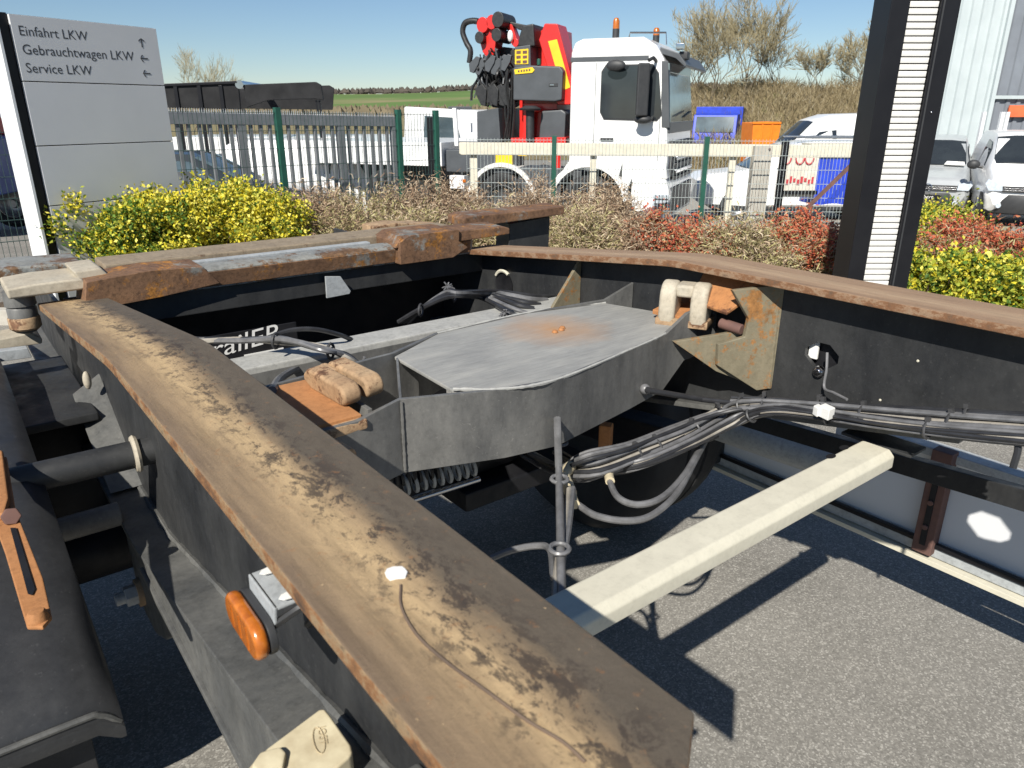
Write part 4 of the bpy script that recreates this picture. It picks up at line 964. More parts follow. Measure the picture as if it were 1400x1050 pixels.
sp = .0315; first = None
for k in range(int((HT-.05)/sp)):
    z = .03+k*sp
    if first is None:
        c = p0+pe*((w1+w2)/2)-pn*.025; hwid = (w2-w1)/2-.002
        prof = [(0, -.010), (.010, -.0125), (.012, .0125), (.004, .0138), (-.02, .0142), (-.02, -.012)]
        mb = MB().extr([c-pe*hwid+pn*f_+Vector((0, 0, z+q)) for f_, q in prof], pe*2*hwid)
        first = obj('louvre', mb, 'louvre_white', py, bevel=.0015)
    else: share('louvre', first, py, (0, 0, k*sp))
for k in (0, 1):
    pass

# ================================================================== fences
def gl(lat, dep): return LD(lat, dep, ground(dep))
def mesh_fence(label, a, b_, ztop_a, ztop_b, posts, wire_m, name='mesh_fence', pz=.06, wr=.0032, group=None):
    a, b_ = Vector(a), Vector(b_); n = (b_-a); Ln = n.length; d = n.normalized()
    t = thing(name, label, 'fence', a)
    da, db = ld(a)[1], ld(b_)[1]
    def zg(f): return ground(da+(db-da)*f)
    prev = 0.0
    cuts = sorted([0.0]+[f for f in posts if 0 < f < 1]+[1.0])
    for f0, f1 in zip(cuts[:-1], cuts[1:]):
        mb = MB(); mh = MB(); L0 = f0*Ln; L1 = f1*Ln; k = int((L1-L0)/.05)
        for i in range(k+1):
            f = (L0+(L1-L0)*i/max(1, k))/Ln; p = a.lerp(b_, f); zt_ = ztop_a+(ztop_b-ztop_a)*f; zb_ = zg(f)+.04
            mb.tube([Vector((p.x, p.y, zb_)), Vector((p.x, p.y, zt_+.025))], wr, 4, cap=False)
        pnl = obj('wire_panel', mb, wire_m, t, smooth=False, kind='stuff')
        zt0 = ztop_a+(ztop_b-ztop_a)*f0; zt1 = ztop_a+(ztop_b-ztop_a)*f1
        k = int((zt0-zg(f0)-.05)/.2)
        for i in range(k+1):
            z0 = zt0-.2*i; z1 = zt1-.2*i; q0 = a.lerp(b_, f0); q1 = a.lerp(b_, f1); q0.z, q1.z = z0, z1
            sd = d.cross(upv)*.006
            for s_ in (-1, 1): mh.tube([q0+sd*s_, q1+sd*s_], .0042, 4, cap=False)
        obj('cross_wires', mh, wire_m, pnl, smooth=False, kind='stuff')
    for f in posts:
        p = a.lerp(b_, f); zt_ = ztop_a+(ztop_b-ztop_a)*f; zz = zg(f); sd = d.cross(upv)
        c = Vector((p.x, p.y, (zz+zt_+pz)/2))-sd*.0
        po = obj('post', MB().obox(c, d*.034, sd*.034, Vector((0, 0, (zt_+pz-zz)/2))), 'fence_green', t, bevel=.004)
        cl = MB()
        for i in range(4): cl.obox(Vector((p.x, p.y, zt_-.1-.4*i))-sd*.036, d*.02, sd*.006, Vector((0, 0, .018)))
        obj('clamp', cl, 'fence_green', po, bevel=.002)
    return t
A0 = LD(-5.05, 6.95); A1 = LD(-1.07, 10.95)
fl_ = lambda u: None
def frac(u, a, b_):
    best = min(range(401), key=lambda i: abs(proj(a.lerp(b_, i/400)+Vector((0, 0, .8)))-u)); return best/400
def proj(p):
    q = p-O; return 700+FPX*q.dot(Rv)/q.dot(Fv)
mesh_fence('tall green wire mesh fence running from behind the totem to the crane truck', A0, A1, BG(0, 152, 7).z+.02, BG(600, 157, 10.95).z, [frac(u, A0, A1) for u in (388, 548, 605)], 'fence_wire')
B0 = LD(-.66, 11.2); B1 = LD(5.7, 11.2)
mesh_fence('lower wire mesh fence with green posts in front of the white truck', B0, B1, BG(640, 191, 11.2).z, BG(1180, 194, 11.2).z, [frac(u, B0, B1) for u in (757, 963)]+[.97], 'fence_wire_lit')
mb = MB(); p = LD(-1.2, 11.5); 
tag(obj('dark_post', MB().obox(BG(590, 220, 11.5), Rv*.045, Fh*.045, Vector((0, 0, .62))), 'gloss_black', loc=onground(590, 11.5), bevel=.005), 'short dark post behind the end of the tall mesh fence', 'post')
# sliding gate of grey steel bars behind the tall fence
g0 = A0.lerp(A1, .17)+Rv*-.32+Fh*.32; g1 = A0.lerp(A1, .93)+Rv*-.32+Fh*.32
gd = (g1-g0).normalized(); gs = gd.cross(upv)
zt0, zt1 = 1.51, 1.42
gt = thing('sliding_gate', 'grey steel sliding gate with upright bars behind the tall mesh fence', 'gate', Vector((g0.x, g0.y, ground(ld(g0)[1]))))
r0 = g0.copy(); r0.z = zt0; r1 = g1.copy(); r1.z = zt1
obj('top_rail', MB().bar(r0, r1, .08, .13), 'gate_steel', gt, bevel=.006)
r0b = g0.copy(); r0b.z = ground(ld(g0)[1])+.16; r1b = g1.copy(); r1b.z = ground(ld(g1)[1])+.16
obj('bottom_rail', MB().bar(r0b, r1b, .08, .13), 'gate_steel', gt, bevel=.006)
GL = (g1-g0).length; nbar = int(GL/.125); gfirst = None
for i in range(nbar+1):
    f = i/nbar; p = g0.lerp(g1, f); zz = ground(ld(p)[1]); wide = i % 11 == 5 or i in (0, nbar)
    h_ = (zt0+(zt1-zt0)*f)-.065-(zz+.225)
    c = Vector((p.x, p.y, zz+.225+h_/2))
    obj('gate_post' if wide else 'bar', MB().obox(c, gd*(.05 if wide else .018), gs*(.035 if wide else .02), Vector((0, 0, h_/2))), 'gate_steel', gt, smooth=False)
obj('spike_strip', (lambda m_: [m_.add([r0.lerp(r1, i/150)+Vector((0, 0, .065))-gd*.012, r0.lerp(r1, i/150)+Vector((0, 0, .065))+gd*.012, r0.lerp(r1, i/150)+Vector((0, 0, .12)), r0.lerp(r1, i/150)+Vector((0, 0, .065))+gs*.01], [(0, 1, 2), (1, 3, 2), (3, 0, 2)]) for i in range(151)] and m_)(MB()), 'gate_steel', gt, smooth=False, kind='stuff')

# pale guard rail behind the low fence
gr = thing('guard_rail', 'pale beige guard rail on posts behind the low mesh fence', 'railing', onground(645, 11.7))
e0 = BG(628, 203, 11.7); e1 = BG(1180, 207, 11.7)
obj('rail_beam', MB().bar(e0, e1, .09, .18), 'cream_paint', gr, bevel=.01)
for u, wd in ((647, .035), (812, .03), (1003, .03)):
    p = onground(u, 11.75); t_ = BG(u, 212, 11.75).z
    obj('rail_post', MB().obox(Vector((p.x, p.y, (p.z+t_)/2)), Rv*wd*1.6, Fh*wd, Vector((0, 0, (t_-p.z)/2))), 'cream_paint', gr, bevel=.004)
p = onground(1042, 11.62)
gp = obj('gate_pillar', MB().obox(Vector((p.x, p.y, .27)), Rv*.13, Fh*.09, Vector((0, 0, .80))), 'concrete', gr, bevel=.008)
obj('pillar_bolt', MB().sphere(BG(1052, 204, 11.52), .018, .018, .018, 8, 6), 'rust_bar', gp)
obj('pillar_hinge', MB().obox(BG(1066, 260, 11.62), Rv*.045, Fh*.05, Vector((0, 0, .72))), 'gloss_black', gr, bevel=.004)
tag(obj('leaning_strut', MB().bar(BG(1188, 202, 10.9), BG(1075, 312, 10.9), .05, .05), 'rust_bar', loc=onground(1075, 10.9), bevel=.004), 'rusty diagonal strut leaning against the fence beside the pylon', 'strut')

# posters and tarp-covered pallets beyond the rail
pst = thing('notice_board', 'weathered board with two red printed notices behind the low fence', 'notice board', onground(1090, 12.9))
obj('board', MB().obox(BG(1090, 236, 12.9), Rv*.33, Fh*.02, Vector((0, 0, .40))), 'poster_board', pst, bevel=.004)
for (u, v, s_) in ((1076, 216, .2), (1094, 216, .2), (1107, 216, .2)):
    c = BG(u, v, 12.87); obj('red_mark', MB().tube([c+Rv*.07*math.cos(a)+upv*.10*math.sin(a) for a in [math.pi+i*.314 for i in range(11)]], .014, 5), 'poster_red', pst)
mb = MB()
for i in range(9):
    c = BG(1071+i*5, 247+2*math.sin(i*2), 12.87); mb.obox(c, Rv*.02, Fh*.004, Vector((0, 0, .03+.012*(i % 3))))
obj('red_lettering', mb, 'poster_red', pst)
obj('slat_foot', MB().obox(BG(1090, 263, 12.85), Rv*.32, Fh*.05, Vector((0, 0, .03))), 'gloss_black', pst)
tr = thing('tarped_pallet', 'stack of boards wrapped in bright blue tarpaulin beside the pylon', 'pallet', onground(1140, 14))
c = BG(1147, 246, 14); rr = random.Random(3); mb = MB(); secs = []
for i in range(13):
    x = -.55+i*.092; secs.append([c+Rv*x+Fh*(-.3+.03*rr.random())+upv*(-.42+.03*rr.random()), c+Rv*x+Fh*(-.3+.05*rr.random())+upv*(.05*rr.random()), c+Rv*x+Fh*(-.25+.03*rr.random())+upv*(.33+.05*rr.random()), c+Rv*x+Fh*.3+upv*(.36+.05*rr.random()), c+Rv*x+Fh*.35-upv*.42])
obj('tarpaulin', mb.sweep(secs), 'blue_tarp', tr)
for k in range(3):
    obj('plank', MB().obox(BG(1140, 207-k*0, 14)+upv*(.02+.05*k)+Rv*(.05*k), Rv*.62, Fh*.22, Vector((0, 0, .02))), 'cream_paint', tr, bevel=.003)
obj('pallet_base', MB().obox(Vector((c.x, c.y, ground(14)+.07)), Rv*.6, Fh*.4, Vector((0, 0, .07))), 'stem_brown', tr, bevel=.004)
# ================================================================== vehicles
def heading(a):      # angle in the ground plane: 0 = to the right of the view, 90 = away
    return Rv*math.cos(R(a))+Fh*math.sin(R(a))
def vroot(name, label, cat, pos, a, group=None):
    f = heading(a); t = thing(name, label, cat, pos, math.atan2(f.y, f.x), group, world=False); return t
def arch(cx, cz, r0, r1, y0, y1, a0=0, a1=180, n=14):
    secs = []
    for i in range(n+1):
        a = R(a0+(a1-a0)*i/n); c, s_ = math.cos(a), math.sin(a)
        secs.append([(cx+r0*c, y0, cz+r0*s_), (cx+r1*c, y0, cz+r1*s_), (cx+r1*c, y1, cz+r1*s_), (cx+r0*c, y1, cz+r0*s_)])
    return MB().sweep(secs)
def sidepoly(pts, y, th=.012): return MB().extr([(x, y, z) for x, z in pts], (0, -th if y < 0 else th, 0))

# ---- white truck with folded red crane
TA = -22
fw = heading(TA); lf = Vector((-fw.y, fw.x, 0))
corner = onground(910, 12.9); tpos = corner+lf*1.2; tpos.z = ground(13.2)
tk = vroot('crane_truck', 'white truck with folded red loading crane behind the low fence', 'truck', tpos, TA)
KX = .0168; KZ = 77.5
def T(u, v): return (-(908-u)*KX, (311-v)/KZ)
def tp(pts, y, th, m, name='part', bevel=.01, parent=tk): return obj(name, MB().extr([(T(u, v)[0], y, T(u, v)[1]) for u, v in pts], (0, th, 0)), m, parent, bevel=bevel)
cabp = [(-1.93, 1.22), (-1.93, 3.02), (-1.86, 3.18), (-1.70, 3.23), (-.55, 3.23), (-.30, 3.10), (-.12, 2.86), (-.01, 2.0), (.05, 1.32), (.04, 1.05), (-.75, 1.05), (-.85, 1.22)]
cab = obj('cab', MB().extr([(x, -1.2, z) for x, z in cabp], (0, 2.4, 0)), 'white_paint', tk, bevel=.055, segs=3)
obj('roof_band', MB().box(-1.935, -.42, -1.206, 1.206, 2.87, 2.95), 'crane_grey', cab, bevel=.01)
win = [(-1.30, 2.70), (-1.22, 2.80), (-.34, 2.80), (-.22, 2.66), (-.12, 2.05), (-.20, 1.96), (-1.22, 1.98), (-1.30, 2.10)]
obj('side_window', sidepoly(win, -1.2, .012), 'glass_dark', cab, bevel=.004)
obj('window_seal', sidepoly([(x*1.02+.012, z+(.02 if z > 2.4 else -.02)) for x, z in win], -1.2, .007), 'plastic_black', cab)
ws = [(-.105, 2.84), (.012, 1.92)]
wsm = MB().add([(ws[0][0], -1.02, ws[0][1]), (ws[0][0], 1.02, ws[0][1]), (ws[1][0], 1.12, ws[1][1]), (ws[1][0], -1.12, ws[1][1])]+[(ws[0][0]+.03, -1.02, ws[0][1]), (ws[0][0]+.03, 1.02, ws[0][1]), (ws[1][0]+.03, 1.12, ws[1][1]), (ws[1][0]+.03, -1.12, ws[1][1])], [(0, 1, 2, 3), (4, 7, 6, 5), (0, 4, 5, 1), (1, 5, 6, 2), (2, 6, 7, 3), (3, 7, 4, 0)])
obj('windscreen', wsm, 'glass_pale', cab, bevel=.01)
obj('screen_shade', MB().box(-.12, -.045, -1.0, 1.0, 2.70, 2.84), 'glass_dark', cab)
obj('wiper', MB().bar((.055, -.8, 2.02), (.045, .1, 2.10), .02, .02).bar((.055, .1, 2.0), (.045, .9, 2.10), .02, .02), 'plastic_black', cab, kind='stuff')
obj('pillar_trim', MB().extr([(-.18, -1.207, 2.86), (-.06, -1.207, 2.86), (.05, -1.207, 1.84), (-.10, -1.207, 1.84)], (0, .03, 0)), 'crane_grey', cab, bevel=.008)
obj('scuttle_panel', MB().box(-.02, .05, -1.16, 1.16, 1.75, 1.93), 'crane_grey', cab, bevel=.02)
vs = MB().extr([(-.25, -1.1, 3.08), (.10, -1.1, 2.98), (.26, -1.1, 2.80), (.24, -1.1, 2.76), (.05, -1.1, 2.90), (-.25, -1.1, 2.98)], (0, 2.2, 0))
obj('sun_visor', vs, 'crane_grey', cab, bevel=.015)
obj('visor_mirror', MB().obox((.16, -.85, 2.95), (.08, 0, 0), (0, .12, 0), (0, 0, .06)), 'plastic_black', cab, bevel=.02)
obj('visor_lamp', MB().obox((.1, -1.0, 3.08), (.07, 0, 0), (0, .06, 0), (0, 0, .045)), 'chrome', cab, bevel=.01)
for x in (-1.42, -.14):
    obj('door_gap', MB().box(x-.006, x+.006, -1.2035, -1.19, 1.25, 2.85), 'crane_grey', cab)
obj('door_handle', MB().box(-1.28, -1.02, -1.225, -1.195, 1.62, 1.67), 'plastic_black', cab, bevel=.008)
mr_ = obj('mirror', MB().obox((-.44, -1.44, 2.42), (.10, .05, 0), (-.03, .09, 0), (0, 0, .40)), 'plastic_black', cab, bevel=.03, segs=3)
obj('mirror_arm', MB().tube([(-.28, -1.2, 2.86), (-.3, -1.35, 2.90), (-.36, -1.44, 2.86)], .03, 8).tube([(-.28, -1.2, 2.0), (-.3, -1.35, 1.95), (-.36, -1.44, 1.98)], .03, 8), 'plastic_black', mr_, kind='stuff')
obj('mirror_foot', MB().sphere((-.42, -1.40, 1.97), .17, .09, .07, 14, 8), 'plastic_black', mr_)
obj('ramp_mirror', MB().sphere((-1.0, -1.34, 2.80), .19, .06, .09, 14, 8), 'plastic_black', mr_)
for x, y, h_ in ((-1.2, -.75, .30), (-.62, .1, .22)):
    bc = obj('beacon_base', MB().cyl((x, y, 3.22), (x, y, 3.22+h_*.6), .065, 14), 'plastic_black', cab)
    obj('beacon', MB().lathe([(.065, h_*.6), (.062, h_*1.0), (.04, h_*1.15), (0, h_*1.18)], (x, y, 3.22), (0, 0, 1), 14), 'amber', bc)
obj('roof_rail', MB().tube([(-.9, -.9, 3.24), (-.88, -.9, 3.32), (-.2, -.9, 3.30), (-.18, -.9, 3.12)], .015, 6), 'chrome', cab)
# lower front
fr = obj('bumper', MB().extr([(-.62, -1.22, 1.02), (.06, -1.22, 1.02), (.14, -1.22, .80), (.12, -1.22, .34), (-.45, -1.22, .34), (-.62, -1.22, .6)], (0, 2.44, 0)), 'white_paint', tk, bevel=.04)
for k in range(5): obj('grille_bar', MB().box(.10, .165, -.85, .85, .98+k*.13-.02*k, 1.04+k*.13-.02*k), 'chrome' if k % 2 else 'plastic_black', fr, bevel=.01)
obj('lower_fairing', MB().extr([(-.60, -1.215, 1.30), (.02, -1.215, 1.30), (.08, -1.215, 1.02), (-.62, -1.215, 1.02)], (0, .45, 0)), 'white_paint', fr, bevel=.02)
obj('headlamp', MB().obox((-.02, -1.16, .62), (.16, 0, 0), (0, .085, 0), (0, 0, .15)), 'headlamp', fr, bevel=.02)
hb_ = MB()
for k in range(3): hb_.box(-.14, .13, -1.255, -1.24, .52+k*.08, .54+k*.08)
for k in range(4): hb_.box(-.12+k*.07, -.105+k*.07, -1.257, -1.242, .48, .76)
obj('lamp_guard', hb_, 'plastic_black', fr, kind='stuff')
obj('grille_backing', MB().box(.0, .11, -1.0, 1.0, 1.03, 1.62), 'plastic_black', fr, bevel=.02)
obj('plate_intake', MB().box(.11, .15, -1.0, 1.0, .42, .86), 'plastic_black', fr, bevel=.01)
fen = obj('wing', arch(-1.5, .52, .66, .76, -1.23, -.85, 8, 172), 'white_paint', tk, bevel=.01)
obj('cab_skirt', MB().extr([(-.82, -1.21, 1.24), (-.05, -1.21, 1.24), (-.05, -1.21, 1.0), (-.62, -1.21, 1.0), (-.74, -1.21, .7), (-.82, -1.21, .72)], (0, .3, 0)), 'white_paint', tk, bevel=.01)
obj('sill_panel', MB().extr([(-1.93, -1.21, 1.26), (-.82, -1.21, 1.26), (-.9, -1.21, .95), (-1.15, -1.21, 1.16), (-1.5, -1.21, 1.24), (-1.85, -1.21, 1.16), (-2.15, -1.21, .95)], (0, .3, 0)), 'white_paint', tk, bevel=.01)
for x, r_ in ((-1.5, .52), (-3.38, .52), (-6.2, .52)):
    for y in (-1.05, 1.05): wheel((x, y, .52), .30, r_, ax=(0, 1, 0), parent=tk, rim='dark_rim')
obj('wing', arch(-3.38, .52, .62, .70, -1.24, -.85, 5, 175), 'louvre_white', tk, bevel=.01)
obj('chassis_rail', MB().box(-8.2, -.4, -.42, -.34, .78, 1.05), 'crane_grey', tk, bevel=.01)
obj('chassis_rail', MB().box(-8.2, -.4, .34, .42, .78, 1.05), 'crane_grey', tk, bevel=.01)
obj('side_tank', MB().box(-3.0, -2.1, -1.18, -.6, .55, 1.15), 'crane_grey', tk, bevel=.03)
obj('side_cover', MB().box(-4.7, -3.05, -1.15, -.8, 1.02, 1.42), 'crane_grey', tk, bevel=.02)
obj('yellow_box', MB().box(-3.52, -3.14, -1.19, -1.15, 1.12, 1.40), 'sticker_yellow', tk, bevel=.006)
obj('yellow_tag', MB().box(-3.02, -2.82, -1.19, -1.15, 1.34, 1.44), 'sticker_yellow', tk, bevel=.004)
obj('red_bottle', MB().cyl((-2.18, -1.1, .98), (-2.18, -1.1, 1.42), .06, 14), 'crane_red', tk, bevel=.01)
obj('light_box', MB().box(-4.6, -4.25, -1.2, -.9, .72, .96), 'sign_side', tk, bevel=.01)
obj('side_lamp', MB().box(-4.28, -4.2, -1.225, -1.2, .84, .9), 'amber', tk, bevel=.006)
# crane
tp([(713, 188), (713, 60), (748, 40), (760, 42), (768, 185)], -.55, .9, 'crane_red', 'crane_column')
tp([(745, 58), (752, 38), (768, 39), (776, 66), (792, 125), (790, 140), (770, 140), (762, 110)], -.85, .5, 'crane_red', 'crane_boom', .02)
tp([(757, 60), (768, 58), (786, 118), (776, 122)], -.858, .006, 'sticker_yellow', 'boom_stripe', .0)
tp([(717, 134), (717, 92), (740, 90), (776, 92), (780, 98), (779, 134), (770, 136)], -1.02, .9, 'crane_grey', 'control_cover', .03)
tp([(717, 92), (717, 66), (737, 64), (738, 92)], -.95, .6, 'crane_grey', 'valve_cover', .02)
tp([(722, 52), (726, 40), (740, 38), (742, 66), (720, 66)], -.92, .6, 'hose_black', 'hose_drum', .03)
tp([(718, 88), (718, 70), (735, 69), (735, 88)], -.962, .008, 'sticker_yellow', 'sticker_sheet', .0)
for i in range(3):
    for j in range(2): tp([(720+j*8, 87-i*6), (720+j*8, 83.5-i*6), (725.5+j*8, 83.2-i*6), (725.5+j*8, 86.8-i*6)], -.968, .004, 'rust_bar', 'sticker_print', 0)
tp([(720, 101), (719, 95), (742, 92.5), (745, 96), (742, 99.5)], -1.035, .01, 'sticker_yellow', 'maker_label', .003)
for i in range(5): tp([(724+i*3.4, 98.6-i*.35), (724+i*3.4, 96-i*.35), (726+i*3.4, 95.8-i*.35), (726+i*3.4, 98.4-i*.35)], -1.040, .003, 'rust_bar', 'label_print', 0)
tp([(763, 117), (763, 113), (774, 113), (774, 117)], -1.03, .01, 'plastic_black', 'cover_latch', .002)
tp([(764.5, 116), (764.5, 114.2), (769.5, 114.2), (769.5, 116)], -1.036, .004, 'chrome', 'latch_tongue', .001)
tp([(746, 190), (749, 148), (775, 146), (781, 150), (780, 190)], -.85, .9, 'crane_grey', 'oil_tank', .04)
x_, z_ = T(739, 145); x2, z2 = T(739, 188)
obj('stabiliser_leg', MB().cyl((x_, -1.0, z_), (x2, -1.0, z2), .085, 16), 'plastic_black', tk, bevel=.01)
obj('stabiliser_foot', MB().lathe([(0, .05), (.1, .05), (.22, .0), (.2, -.03), (0, -.03)], (x_, -1.0, z_), (0, 0, 1), 18), 'plastic_black', tk)
tp([(713, 192), (712, 184), (784, 182), (784, 192)], -.95, 1.9, 'crane_red', 'crane_base', .01)
tp([(722, 146), (722, 184), (733, 184), (735, 150), (766, 146), (766, 138), (722, 138)], -.7, .4, 'crane_red', 'base_frame', .01)
# stacked grey toolbox on the deck
tp([(641, 190), (641, 146), (667, 148), (667, 190)], -.9, 1.6, 'sign_metal', 'deck_box', .01)
tp([(668, 190), (668, 149), (697, 144), (700, 190)], -1.0, 1.8, 'crane_grey', 'deck_box', .01)
tp([(636, 196), (634, 144), (639, 144), (641, 196)], -1.0, .06, 'white_paint', 'headboard_post', .004)
tp([(656.5, 170), (656.5, 158), (658.5, 158), (658.5, 170)], -1.006, .01, 'white_matt', 'box_handle', .001)
# knuckle: red joints, pulleys, grey links and hoses
def tcyl(u, v, r_, y0, y1, m, name): 
    x, z = T(u, v); return obj(name, MB().cyl((x, y0, z), (x, y1, z), r_, 18), m, tk, bevel=.01)
tcyl(671, 36, .13, -.8, -.35, 'crane_red', 'knuckle_joint'); tcyl(683, 33, .12, -.8, -.3, 'crane_red', 'knuckle_joint')
tp([(661, 31), (690, 26), (692, 44), (686, 60), (684, 74), (674, 78), (668, 70), (664, 56)], -.72, .35, 'crane_red', 'knuckle_arm', .03)
tcyl(668, 52, .10, -.85, -.3, 'hose_black', 'knuckle_pin'); tcyl(694, 31, .13, -.9, -.3, 'hose_black', 'pulley'); tcyl(692, 50, .11, -.9, -.3, 'hose_black', 'pulley')
tcyl(714, 60, .07, -.8, -.3, 'crane_red', 'knuckle_pin')
tp([(697, 36), (704, 34), (712, 58), (704, 62)], -.6, .2, 'crane_red', 'link_arm', .02)
tp([(700, 33), (702, 32), (727, 38), (730, 44), (712, 42)], -.6, .2, 'hose_black', 'link_arm', .02)
x0_, z0_ = T(660, 32)
obj('hose', MB().tube(smoothpath([(T(u, v)[0], -.75, T(u, v)[1]) for u, v in ((664, 31), (655, 30), (646, 33), (643, 44), (648, 58), (653, 68), (651, 84))]), .055, 10), 'hose_black', tk)
rr = random.Random(12)
tp([(652, 82), (686, 62), (712, 66), (716, 130), (690, 145), (672, 143), (658, 122)], -.45, .5, 'hose_black', 'cylinder_pack', .03)
for k in range(34):
    u0, v0 = rr.uniform(652, 708), rr.uniform(62, 100); q = [(u0, v0)]
    for i in range(3): q.append((q[-1][0]+rr.uniform(-7, 9), q[-1][1]+rr.uniform(8, 20)))
    q = [(min(715, max(650, a)), min(142, b)) for a, b in q]
    obj('hose', MB().tube(smoothpath([(T(a, b)[0], -.55-rr.random()*.35, T(a, b)[1]) for a, b in q], 4), rr.uniform(.014, .032), 6), 'hose_black' if k % 3 else 'crane_grey', tk)
for k in range(7):
    u0 = 656+k*7; v0 = 84+3*math.sin(k*2); x, z = T(u0, v0)
    tp([(u0, v0+12), (u0-1, v0+2), (u0+9, v0-8), (u0+14, v0-6), (u0+12, v0+2), (u0+5, v0+14)], -.9+.03*(k % 3), .06, 'crane_grey', 'guide_plate', .008)
for k in range(5):
    tp([(664+k*8, 128), (662+k*8, 118), (672+k*8, 112), (678+k*8, 120), (676+k*8, 142), (670+k*8, 140)], -.88+.04*(k % 2), .08, 'hose_black', 'fork_tine', .01)
for k in range(8):
    u0 = 700+rr.uniform(-3, 12); obj('hose', MB().tube(smoothpath([(T(u0+rr.uniform(-3, 3), v)[0], -.75-.02*k, T(u0, v)[1]) for v in (95, 120, 150, 185)]), .022, 6), 'hose_black', tk)
obj('white_nozzle', MB().sphere((T(709, 52)[0], -.85, T(709, 52)[1]), .06, .05, .1, 10, 8), 'white_matt', tk)
obj('green_cap', MB().cyl((T(749, 88)[0], -.98, T(749, 90)[1]), (T(749, 82)[0], -.98, T(749, 82)[1]), .04, 10), 'fence_green', tk, bevel=.01)
obj('platform_body', MB().box(-8.3, -4.75, -1.24, 1.24, 1.12, 1.55), 'white_paint', tk, bevel=.01)

for ch in tk.children_recursive:      # truck squeezed lengthwise to fit the view: pull everything closer to the front bumper
    me = ch.data
    if not me: continue
    if ch.name.split('.')[0] in ('wheel', 'rim', 'wing'):
        cx = (min(v.co.x for v in me.vertices)+max(v.co.x for v in me.vertices))/2
        for v in me.vertices: v.co.x += cx*(.88-1)
    else:
        for v in me.vertices: v.co.x *= .88
# ---- generic loft bodied van / car
def lerp_tab(tab, x):
    if x >= tab[0][0]: return tab[0][1:]
    for a, b_ in zip(tab[:-1], tab[1:]):
        if b_[0] <= x <= a[0]:
            t = (a[0]-x)/(a[0]-b_[0]); return tuple(p+(q-p)*t for p, q in zip(a[1:], b_[1:]))
    return tab[-1][1:]
def van(label, pos, a, tab, paint, wheels, rwh, windows, shield, name='parked_van', cat='van', front=None, glass='glass_dark', group=None, lower='plastic_black'):
    """tab: stations from front to back (x, z_bottom, z_top, half width low, half width belt, half width top); belt at .52 of height"""
    t = vroot(name, label, cat, pos, a, group); secs = []
    xs = []
    for p, q in zip(tab[:-1], tab[1:]):
        xs += [p[0]+(q[0]-p[0])*k/3 for k in range(3)]
    xs.append(tab[-1][0])
    def half(x, z):
        zb_, zt_, wl, wm, wt = lerp_tab(tab, x); h_ = zt_-zb_; f = (z-zb_)/h_
        if f < .5: return wl+(wm-wl)*f/.5
        return wm+(wt-wm)*(f-.5)/.5
    for x in xs:
        zb_, zt_, wl, wm, wt = lerp_tab(tab, x); h_ = zt_-zb_
        r_ = [(wl*.93, zb_), (wl, zb_+.05*h_), ((wl+wm)/2, zb_+.28*h_), (wm, zb_+.5*h_), ((wm+wt)/2, zb_+.75*h_), (wt*1.0, zb_+.93*h_), (wt*.93, zb_+.985*h_), (wt*.6, zb_+h_)]
        secs.append([(x, -y, z) for y, z in r_]+[(x, y, z) for y, z in r_[::-1]])
    body = obj('body', MB().sweep(secs), paint, t)
    for pts in windows:
        for s_ in (-1, 1):
            mb = MB(); n = len(pts)
            mb.add([(x, s_*(half(x, z)+.006), z) for x, z in pts]+[(x, s_*(half(x, z)-.02), z) for x, z in pts], [tuple(range(n)), tuple(range(n, 2*n))[::-1]]+[(i, (i+1) % n, n+(i+1) % n, n+i) for i in range(n)])
            obj('side_window', mb, glass, body)
    if shield:
        (x0, z0), (x1, z1) = shield; sec = []
        for k in range(7):
            f = k/6; x = x0+(x1-x0)*f; z = z0+(z1-z0)*f+.045; hw_ = half(x-.05, z-.12)*.90
            sec.append([(x+.012, -hw_, z-.03), (x+.05, -hw_*.5, z), (x+.06, 0, z), (x+.05, hw_*.5, z), (x+.012, hw_, z-.03), (x-.04, hw_, z-.05), (x-.04, -hw_, z-.05)])
        obj('windscreen', MB().sweep(sec), glass, body)
    L_ = tab[-1][0]
    for x in wheels:
        w0 = lerp_tab(tab, x)[2]
        for s_ in (-1, 1):
            obj('wheel_arch', arch(x, rwh, rwh*.9, rwh*1.16, s_*(w0-.12), s_*(w0+.012), 0, 180), lower, body)
            wheel((x, s_*(w0-.11), rwh), .21, rwh, ax=(0, 1, 0), parent=t)
    obj('sill', MB().box(L_+.25, -.35, -tab[2][3]*.96, tab[2][3]*.96, tab[2][1]-.05, tab[2][1]+.06), lower, body, bevel=.02)
    return t, body, half
SMALLVAN = [(0, .42, .80, .70, .78, .70), (-.12, .30, .95, .80, .86, .76), (-.55, .26, 1.08, .86, .88, .78), (-1.0, .24, 1.16, .87, .89, .80), (-1.25, .24, 1.32, .87, .89, .74), (-1.75, .24, 1.68, .87, .89, .68), (-2.05, .24, 1.79, .87, .89, .68), (-3.0, .24, 1.83, .87, .89, .69), (-4.15, .26, 1.82, .87, .88, .69), (-4.38, .34, 1.72, .84, .86, .68)]
SWIN = [[(-1.42, 1.12), (-1.62, 1.46), (-1.86, 1.60), (-2.35, 1.64), (-2.4, 1.14)]]
